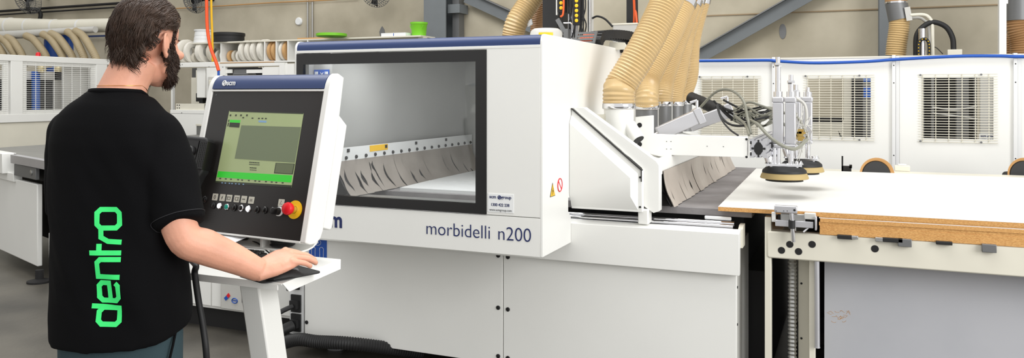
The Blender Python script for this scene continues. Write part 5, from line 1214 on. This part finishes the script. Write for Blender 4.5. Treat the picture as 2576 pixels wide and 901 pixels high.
# ears
for sx in (-1, 1):
    E_ = [hp(sx*(.077+.013*abs(math.sin(a*.5))), -.012-.020*math.cos(a)*(1 if math.sin(a) > -.3 else .8)-.004, -.004+.033*math.sin(a)) for a in [2*PI*k/18 for k in range(18)]]
    E_ = [hp(sx*(.079-.008*math.cos(a)), -.031+.0185*math.cos(a)-.007*math.sin(a), -.006+.032*math.sin(a)*(1.0 if math.sin(a) > 0 else 1.05)) for a in [2*PI*k/18 for k in range(18)]]
    b.tube(E_, .0048, 8, closed=True); b.ell(hp(sx*.0765, -.029, -.006), (.005, .016, .028), HR, 14); b.ell(hp(sx*.077, -.020, -.034), (.006, .008, .008), HR, 10)
# arms
def limb(pts, rs, n=20): b.tube(bez(pts, 6), [rs[min(int(i/6), len(rs)-2)]*(1-(i/6-min(int(i/6), len(rs)-2)))+rs[min(int(i/6), len(rs)-2)+1]*(i/6-min(int(i/6), len(rs)-2)) for i in range((len(pts)-1)*6+1)], n)
def arm_(sh, el, wr, fa_dir):
    mid = sh.lerp(el, .5); f1 = el.lerp(wr, .28)+fa_dir*.004; f2 = el.lerp(wr, .65)
    limb([sh, mid, el, f1, f2, wr], [.054, .052, .047, .050, .042, .0325])
arm_(shR, elR, wrR, V((0, 0, -1))); arm_(shL, elL, wrL, V((0, 0, -1)))
# hands: palm down, five fingers each
def hand(wr, d, side, palmz, tilt=0):
    """wr wrist, d horizontal pointing direction, side unit vector towards the thumb"""
    up = EZ
    tl = lambda o: up*(o*.32)
    b.loft([[wr+d*f+side*(w_*math.cos(a)+o)+up*(h_*math.sin(a)+z0)+tl(w_*math.cos(a)) for a in [2*PI*k/16 for k in range(16)]] for f, w_, h_, o, z0 in ((-.012, .032, .027, 0, 0), (.015, .035, .026, .001, .004), (.04, .042, .026, .002, .010), (.065, .046, .025, .001, .018), (.088, .045, .021, 0, .023), (.104, .039, .014, 0, .023))])
    fing = [(.034, .000, .082, .0098), (.0115, .006, .090, .0100), (-.0115, .002, .084, .0096), (-.0335, -.012, .066, .0088)]
    tips = []
    for o, adv, ln, r in fing:
        s0 = wr+d*(.066+adv)+side*o*.92+up*.020+tl(o)
        s1 = wr+d*(.096+adv)+side*o*1.04+up*.027+tl(o)*.9
        s2 = s1+d*(ln*.47)+side*o*.10-up*(.005+max(0, o)*.12)
        s3 = s2+d*(ln*.28)-up*(ln*.13+max(0, o)*.12)
        s4 = s3+d*(ln*.17)-up*(ln*.13)
        b.tube(bez([s0, s1, s2, s3, s4], 4), [r*1.08]*5+[r*1.16, r*1.05, r, r*.98]+[r*1.02, r*.96, r*.94, r*.92]+[r*.92, r*.88, r*.82, r*.6], 12)
        b.ell(s1+up*.003, (r*1.25,)*3, None, 10); tips.append((s3, s4, r))
    t0 = wr+d*.018+side*.026+up*.004; t1 = wr+d*.052+side*.052+up*.004; t2 = wr+d*.083+side*.058-up*.008; t3 = wr+d*.106+side*.050-up*.018
    b.tube(bez([t0, t1, t2, t3], 4), [.021, .020, .018, .016, .0145, .0132, .0125, .012, .0118, .0112, .0105, .009, .006], 12)
    return tips
dR = (MI.to_3x3() @ V((math.cos(math.radians(64)), math.sin(math.radians(64)), 0))).normalized(); sR = V((-dR.y, dR.x, 0))
tipsR = hand(wrR, dR, sR, 0)
dL = V((.45, .9, 0)).normalized(); tipsL = hand(wrL, dL, V((dL.y, -dL.x, 0)), 0)
# legs and bare ankles inside the trousers
for sx in (-1, 1): b.tube([V((sx*.09, 0, .92)), V((sx*.10, .01, .50)), V((sx*.105, -.01, .09))], [.085, .055, .04], 16)
bodyme = remesh(b, .0034, 3, 'body')
body = link('body', bodyme, SKIN, man)
# fingernails
nails = MB()
for (s3, s4, r), dd in [(t_, dR) for t_ in tipsR]:
    c = s3.lerp(s4, .62)+EZ*r*.68+dd*r*.15; nails.ell(c, (r*.5, r*.5, r*.2), None, 10)
nails.build('fingernails', mat('nail', (226, 172, 152), .35), body)
# eyes and brows
for sx in (-1, 1):
    MB().ell(hp(sx*.031, .067, .004), (.0115, .0115, .0105), HR, 16).build('eye', STICK, body)
    MB().tube([hp(sx*.014, .088, .026), hp(sx*.03, .083, .031), hp(sx*.048, .068, .026)], [.003, .004, .002], 8).build('eyebrow', HAIR, body)
# ---------------- T-shirt
s = MB()
R_ = [((0.004, .008, .812), .198, .146), ((0.004, .008, .87), .202, .145), ((.004, .008, .95), .203, .140), ((.0, .004, 1.06), .199, .136), ((0, .0, 1.17), .198, .133), ((0, -.004, 1.28), .200, .134), ((0, -.010, 1.36), .194, .128), ((0, -.014, 1.41), .180, .115), ((0, -.018, 1.445), .160, .100), ((.004, -.018, 1.472), .130, .089), ((.008, -.012, 1.494), .098, .080), ((.010, -.008, 1.508), .0765, .0745)]
rg = [ering(*r_, n=56) for r_ in R_]
for r_ in rg[:1]:
    for v in r_: v.z += .20*(v.y+.03)+.04*v.x
for r_ in rg[-1:]:
    for v in r_: v.z += -.030*max(0, (v.y+.008)/.07)+.004*max(0, -(v.y+.008)/.07)
s.loft(rg)
def sleeve(sh, el, cx):
    d = (el-sh).normalized(); hem = sh+d*.268
    pts = [V((cx*.09, -.010, 1.395)), V((cx*.150, -.006, 1.392)), sh+d*.06, sh+d*.15, hem]
    P = bez(pts, 6); n = len(P); rr = [.061, .067, .068, .066, .063]
    s.tube(P, [rr[min(int(i/6), 3)]*(1-(i/6-min(int(i/6), 3)))+rr[min(int(i/6), 3)+1]*(i/6-min(int(i/6), 3)) for i in range(n)], 28)
    return hem, d
hemR = sleeve(shR+V((0, 0, -.012)), elR+V((.006, -.004, 0)), .90); sleeve(shL+V((0, 0, -.012)), elL, -1)
shm = remesh(s, .0055, 26, 'tshirt')
# cloth folds: low-frequency displacement along normals
shm.update()
nrm = [v.normal.copy() for v in shm.vertices]
for v, n_ in zip(shm.vertices, nrm):
    p_ = v.co; f = noise.noise(V((p_.x*7, p_.y*7, p_.z*3.2+5)))*.011+noise.noise(V((p_.x*16+p_.z*9, p_.y*15, p_.z*7)))*.0045
    k_ = min(1, max(.15, (1.46-p_.z)/.15))*max(.35, min(1, (p_.z-.80)/.12))*1.3
    # drape folds running from the shoulder blades to the waist
    f += .006*math.sin(p_.x*38+p_.z*9)*max(0, min(1, (1.12-p_.z)/.2))*.6
    v.co = p_+n_*f*k_
shirt = link('tshirt', shm, SHIRT, man)
# sleeve hem and collar ribs
bvh = BVHTree.FromPolygons([v.co for v in shm.vertices], [p_.vertices for p_ in shm.polygons])
cr = MB(); pts = []
for k in range(40):
    a = 2*PI*k/40; pts.append(V((.010+.0735*math.cos(a), -.008+.0715*math.sin(a), 1.507-.030*max(0, math.sin(a))+.004*max(0, -math.sin(a)))))
cr.tube(pts, .0075, 8, closed=True); cr.build('collar', SHIRT, shirt).matrix_parent_inverse = Matrix.Identity(4)
d = hemR[1]; u = d.orthogonal().normalized(); v_ = d.cross(u); m = MB()
def snap(p_, off=.001):
    loc, n_, i, dist = bvh.find_nearest(p_); return loc+n_*off
m.tube([snap(hemR[0]-d*.020+(u*math.cos(k*PI/20)+v_*math.sin(k*PI/20))*.072) for k in range(40)], .0012, 5, closed=True); m.build('hem_seam', mat('black_thread', (34, 34, 38), .8), shirt).matrix_parent_inverse = Matrix.Identity(4)
# printed word up the back, blocky octagonal letters, tops to the left
LT = {
 'd': [[(.86, .0), (.24, 0), (.08, .16), (.08, .84), (.24, 1), (.66, 1), (.86, .82), (.86, .0)], [(.86, .3), (.90, .9), (.93, 1.34)]],
 'e': [[(.92, .12), (.80, 0), (.24, 0), (.08, .16), (.08, .84), (.24, 1), (.76, 1), (.92, .84), (.92, .46), (.08, .46)]],
 'n': [[(.09, -.1), (.09, 1), (.76, 1), (.92, .84), (.92, -.1)]],
 't': [[(.16, 1.34), (.16, -.1)], [(.16, .90), (.95, .90)]],
 'r': [[(.10, -.1), (.16, .50), (.42, .82), (.95, .82)]],
 'o': [[(.24, 0), (.08, .16), (.08, .84), (.24, 1), (.76, 1), (.92, .84), (.92, .16), (.76, 0), (.24, 0)]]}
word = [('d', 0, .84), ('e', .94, .86), ('n', 1.90, .84), ('t', 2.86, .46), ('r', 3.30, .60), ('o', 3.86, .88)]
TXB, TZ0, TS, TH = .106, .874, .0675, .058     # baseline x, start z, unit along z, x-height
SW = .0135
lt = MB()
def proj(x, z_):
    hit = bvh.ray_cast(V((x, -.6, z_)), V((0, 1, 0)))
    return (hit[0]+V((0, -.0015, 0))) if hit[0] else V((x, -.14, z_))
def ribbon(P, w_):
    closed = P[0] == P[-1]; P = [V(p_) for p_ in (P[:-1] if closed else P)]; n = len(P); offs = []
    for i in range(n):
        a = P[(i-1) % n] if closed or i else None; b_ = P[(i+1) % n] if closed or i < n-1 else None
        d0 = (P[i]-a).normalized() if a is not None else None; d1 = (b_-P[i]).normalized() if b_ is not None else None
        d0 = d0 or d1; d1 = d1 or d0
        t = (d0+d1).normalized(); nn = V((-t.y, t.x)); offs.append(nn/max(.5, nn.dot(V((-d0.y, d0.x)))))
    rng = range(n if closed else n-1); first = None; prev = None
    for i in rng:
        j = (i+1) % n; L = (P[j]-P[i]).length; k = max(1, int(L/.010))
        for q in range(0 if prev is None else 1, k+1):
            f = q/k; c = P[i].lerp(P[j], f); o_ = offs[i].lerp(offs[j], f)
            if closed and i == n-1 and q == k: row = first
            else: row = [lt.bm.verts.new(proj(c.x+o_.x*g*w_/2, c.y+o_.y*g*w_/2)) for g in (-1, -.33, .33, 1)]
            if prev:
                for g in range(3): lt.face([prev[g], prev[g+1], row[g+1], row[g]])
            else: first = row
            prev = row
for ch, off, wd in word:
    for st_ in LT[ch]: ribbon([(TXB-y*TH, TZ0+(off+x*wd)*TS) for x, y in st_], SW)
lo_ = lt.build('back_print', GLOW, shirt); lo_.matrix_parent_inverse = Matrix.Identity(4)
sld = lo_.modifiers.new('solid', 'SOLIDIFY'); sld.thickness = .0006
# ---------------- trousers and boots
t_ = MB()
t_.loft([ering(c, hx, hy, 40, 2.2) for c, hx, hy in [((0, .01, .74), .165, .125), ((0, .008, .80), .180, .126), ((0, .008, .88), .180, .120), ((0, .006, .98), .160, .10)]])
for sx in (-1, 1): t_.tube([V((sx*.088, .01, .82)), V((sx*.094, .01, .66)), V((sx*.10, .018, .50)), V((sx*.105, .0, .30)), V((sx*.108, -.012, .07))], [.098, .092, .078, .072, .078], 28)
tr_ = link('trousers', remesh(t_, .007, 5, 'trousers'), TROU, man)
pk = MB(); pk.tube([V((.186, .02, .86)), V((.196, -.015, .80)), V((.19, -.03, .74))], .0035, 6); pk.build('pocket_seam', SHIRT, tr_).matrix_parent_inverse = Matrix.Identity(4)
for sx in (-1, 1):
    bt = MB(); bt.loft([ering((sx*.11, y, z_), hx, hy, 24, 2.4) for y, hx, hy, z_ in ((.05, .048, .145, 0), (.05, .052, .148, .02), (.045, .048, .135, .05), (.01, .044, .09, .085), (-.012, .046, .062, .13))])
    bt.build('boot', DARK, man).matrix_parent_inverse = Matrix.Identity(4)
# ---------------- necklace
nk = []
for k in range(40):
    a = 2*PI*k/40; nk.append(V((.014+.0665*math.cos(a), .002+.0665*math.sin(a), 1.524-.03*max(0, math.sin(a))+.001)))
MB().tube(nk, .0008, 6, closed=True).build('necklace', mat('gold', (200, 150, 80), .3, 1), man).matrix_parent_inverse = Matrix.Identity(4)
# ---------------- hair and beard: solid cap plus many strands
hb = BVHTree.FromPolygons([v.co for v in bodyme.vertices], [p_.vertices for p_ in bodyme.polygons])
rnd = random.Random(21)
def surf(d_):
    """head surface point in head-local direction d_ from the centre"""
    o_ = hp(0, -.01, .02); D = (HR @ V(d_)).normalized(); h_ = hb.ray_cast(o_+D*.145, -D)
    return h_[0], h_[1]
def hl(aa):   # elevation of the hairline at azimuth aa (0 = face front)
    if aa < 55: return 38-aa*.12
    if aa < 75: return 31-(aa-55)*.95
    if aa < 82: return 14
    if aa < 104: return 20
    if aa < 122: return 20-(aa-104)*.33
    if aa < 160: return 14-(aa-122)*1.6
    return -47
def hairline(az, el): return el > hl(abs(az))
cap_ = MB(); bmx = bmesh.new(); bmesh.ops.create_icosphere(bmx, subdivisions=5, radius=1)
keep = {}
for v in bmx.verts:
    d = v.co.normalized(); az = math.degrees(math.atan2(d.x, d.y)); el = math.degrees(math.asin(d.z))
    if hairline(az, el-1):
        p_, n_ = surf(d)
        if p_: 
            th_ = (.007+.010*max(0, d.z)+.002*max(0, -d.y))*(1+.35*noise.noise(d*6)); keep[v] = cap_.bm.verts.new(p_+(p_-hp(0, -.01, .0)).normalized()*th_)
for f in bmx.faces:
    if all(v in keep for v in f.verts): cap_.face([keep[v] for v in f.verts])
bmx.free()
n_str = 0
while n_str < 8500:
    d = V((rnd.gauss(0, 1), rnd.gauss(0, 1), rnd.gauss(0, 1))).normalized(); az = math.degrees(math.atan2(d.x, d.y)); el = math.degrees(math.asin(d.z))
    if not hairline(az, el): continue
    p_, n_ = surf(d)
    if not p_: continue
    n_str += 1
    out_ = (p_-hp(0, -.01, .0)).normalized(); bw = HR @ V((0, -1, -.15)); dn = HR @ V((0, -.1, -1))
    mix = max(0, min(1, (60+max(0, -d.y)*-75+el)/90)); flow = (bw*mix+dn*(1-mix)); flow = (flow-out_*flow.dot(out_)*1.0).normalized()
    L = rnd.uniform(.045, .095)*(1 if el > -20 else .62); L = min(L, .022+.0012*(el-hl(abs(az)))) if 70 < abs(az) < 162 else L; curl = noise.noise(V((d.x*5, d.y*5, d.z*5)))*2.2+rnd.uniform(-.25, .25); sidev = out_.cross(flow)
    lift = .006+.014*max(0, d.z)+.003*max(0, -d.y); pts = []
    for k in range(8):
        f = k/7; c_ = 1.0 if el > 0 else 2.2 if el > -28 else 3.6
        pts.append(p_+out_*(lift*min(1, .35+f*1.1)+(.006*f*f if el > -28 and el < -5 else .014*f*f if el < -28 else 0))+flow*L*f-out_*(L*L*f*f*(5.2 if el > 0 else 2.0 if el > -20 else 0))+sidev*((math.sin(f*4+curl*3)-math.sin(curl*3))*.0050*c_*min(1, f*1.4))+out_*(math.cos(f*5+curl*4)*.003*c_*f))
    r0 = rnd.uniform(.0005, .0010); cap_.tube(pts, [r0, r0*1.15, r0*1.15, r0*1.1, r0, r0*.85, r0*.6, r0*.2], 3)
hair = cap_.build('hair', HAIR, body, ang=2.5); hair.matrix_parent_inverse = Matrix.Identity(4)
bd_ = MB()
def inbeard(az, el):
    aa = abs(az)
    if aa < 20: return -62 < el < -30 and not (aa < 13 and -37 < el < -31)
    if aa < 52: return -64 < el < -33+(aa-20)*.30
    if aa < 73: return -62+(aa-52)*.35 < el < -22+(aa-52)*1.1
    if aa < 99: return -55+max(0, aa-76)*.9 < el < (25 if aa < 84 else -20)
    return False
n_b = 0; BP, BW, tot = [], [], 0
for pg in bodyme.polygons:
    c = HR.inverted() @ (pg.center-hp(0, -.01, .02))
    if c.length < .145:
        az = math.degrees(math.atan2(c.x, c.y)); el = math.degrees(math.asin(c.normalized().z))
        if inbeard(az, el): tot += pg.area; BP.append((pg, az, el)); BW.append(tot)
while n_b < 5600:
    pg, az, el = rnd.choices(BP, cum_weights=BW)[0]; vs_ = [bodyme.vertices[i].co for i in pg.vertices]
    p_ = vs_[0].lerp(vs_[1], rnd.random()).lerp(vs_[2].lerp(vs_[-1], rnd.random()), rnd.random()); n_ = pg.normal.copy()
    n_b += 1
    sb = abs(az) > 76
    fl = (HR @ V((0, .30, -1))).normalized(); L = rnd.uniform(.010, .018) if sb else rnd.uniform(.010, .021)*(1.1 if el < -45 else .8); ft = fl-n_*fl.dot(n_); o2 = (n_*.6+ft*.8).normalized() if not sb else (n_*.22+ft).normalized()
    c_ = rnd.uniform(-1, 1); sv = o2.cross(EY).normalized()
    pts = [p_-n_*.002+o2*L*f+fl*L*.35*f*f+sv*math.sin(f*4+c_*3)*.0042*f for f in (0, .3, .6, .85, 1)]
    r0 = rnd.uniform(.0006, .0011); bd_.tube(pts, [r0, r0*1.1, r0, r0*.7, r0*.25], 3)
beard = bd_.build('beard', BEARD, body, ang=2.5); beard.matrix_parent_inverse = Matrix.Identity(4)
nails_ = [c for c in body.children if c.name.startswith(('fingernails', 'eye'))]
for c in nails_: c.matrix_parent_inverse = Matrix.Identity(4)
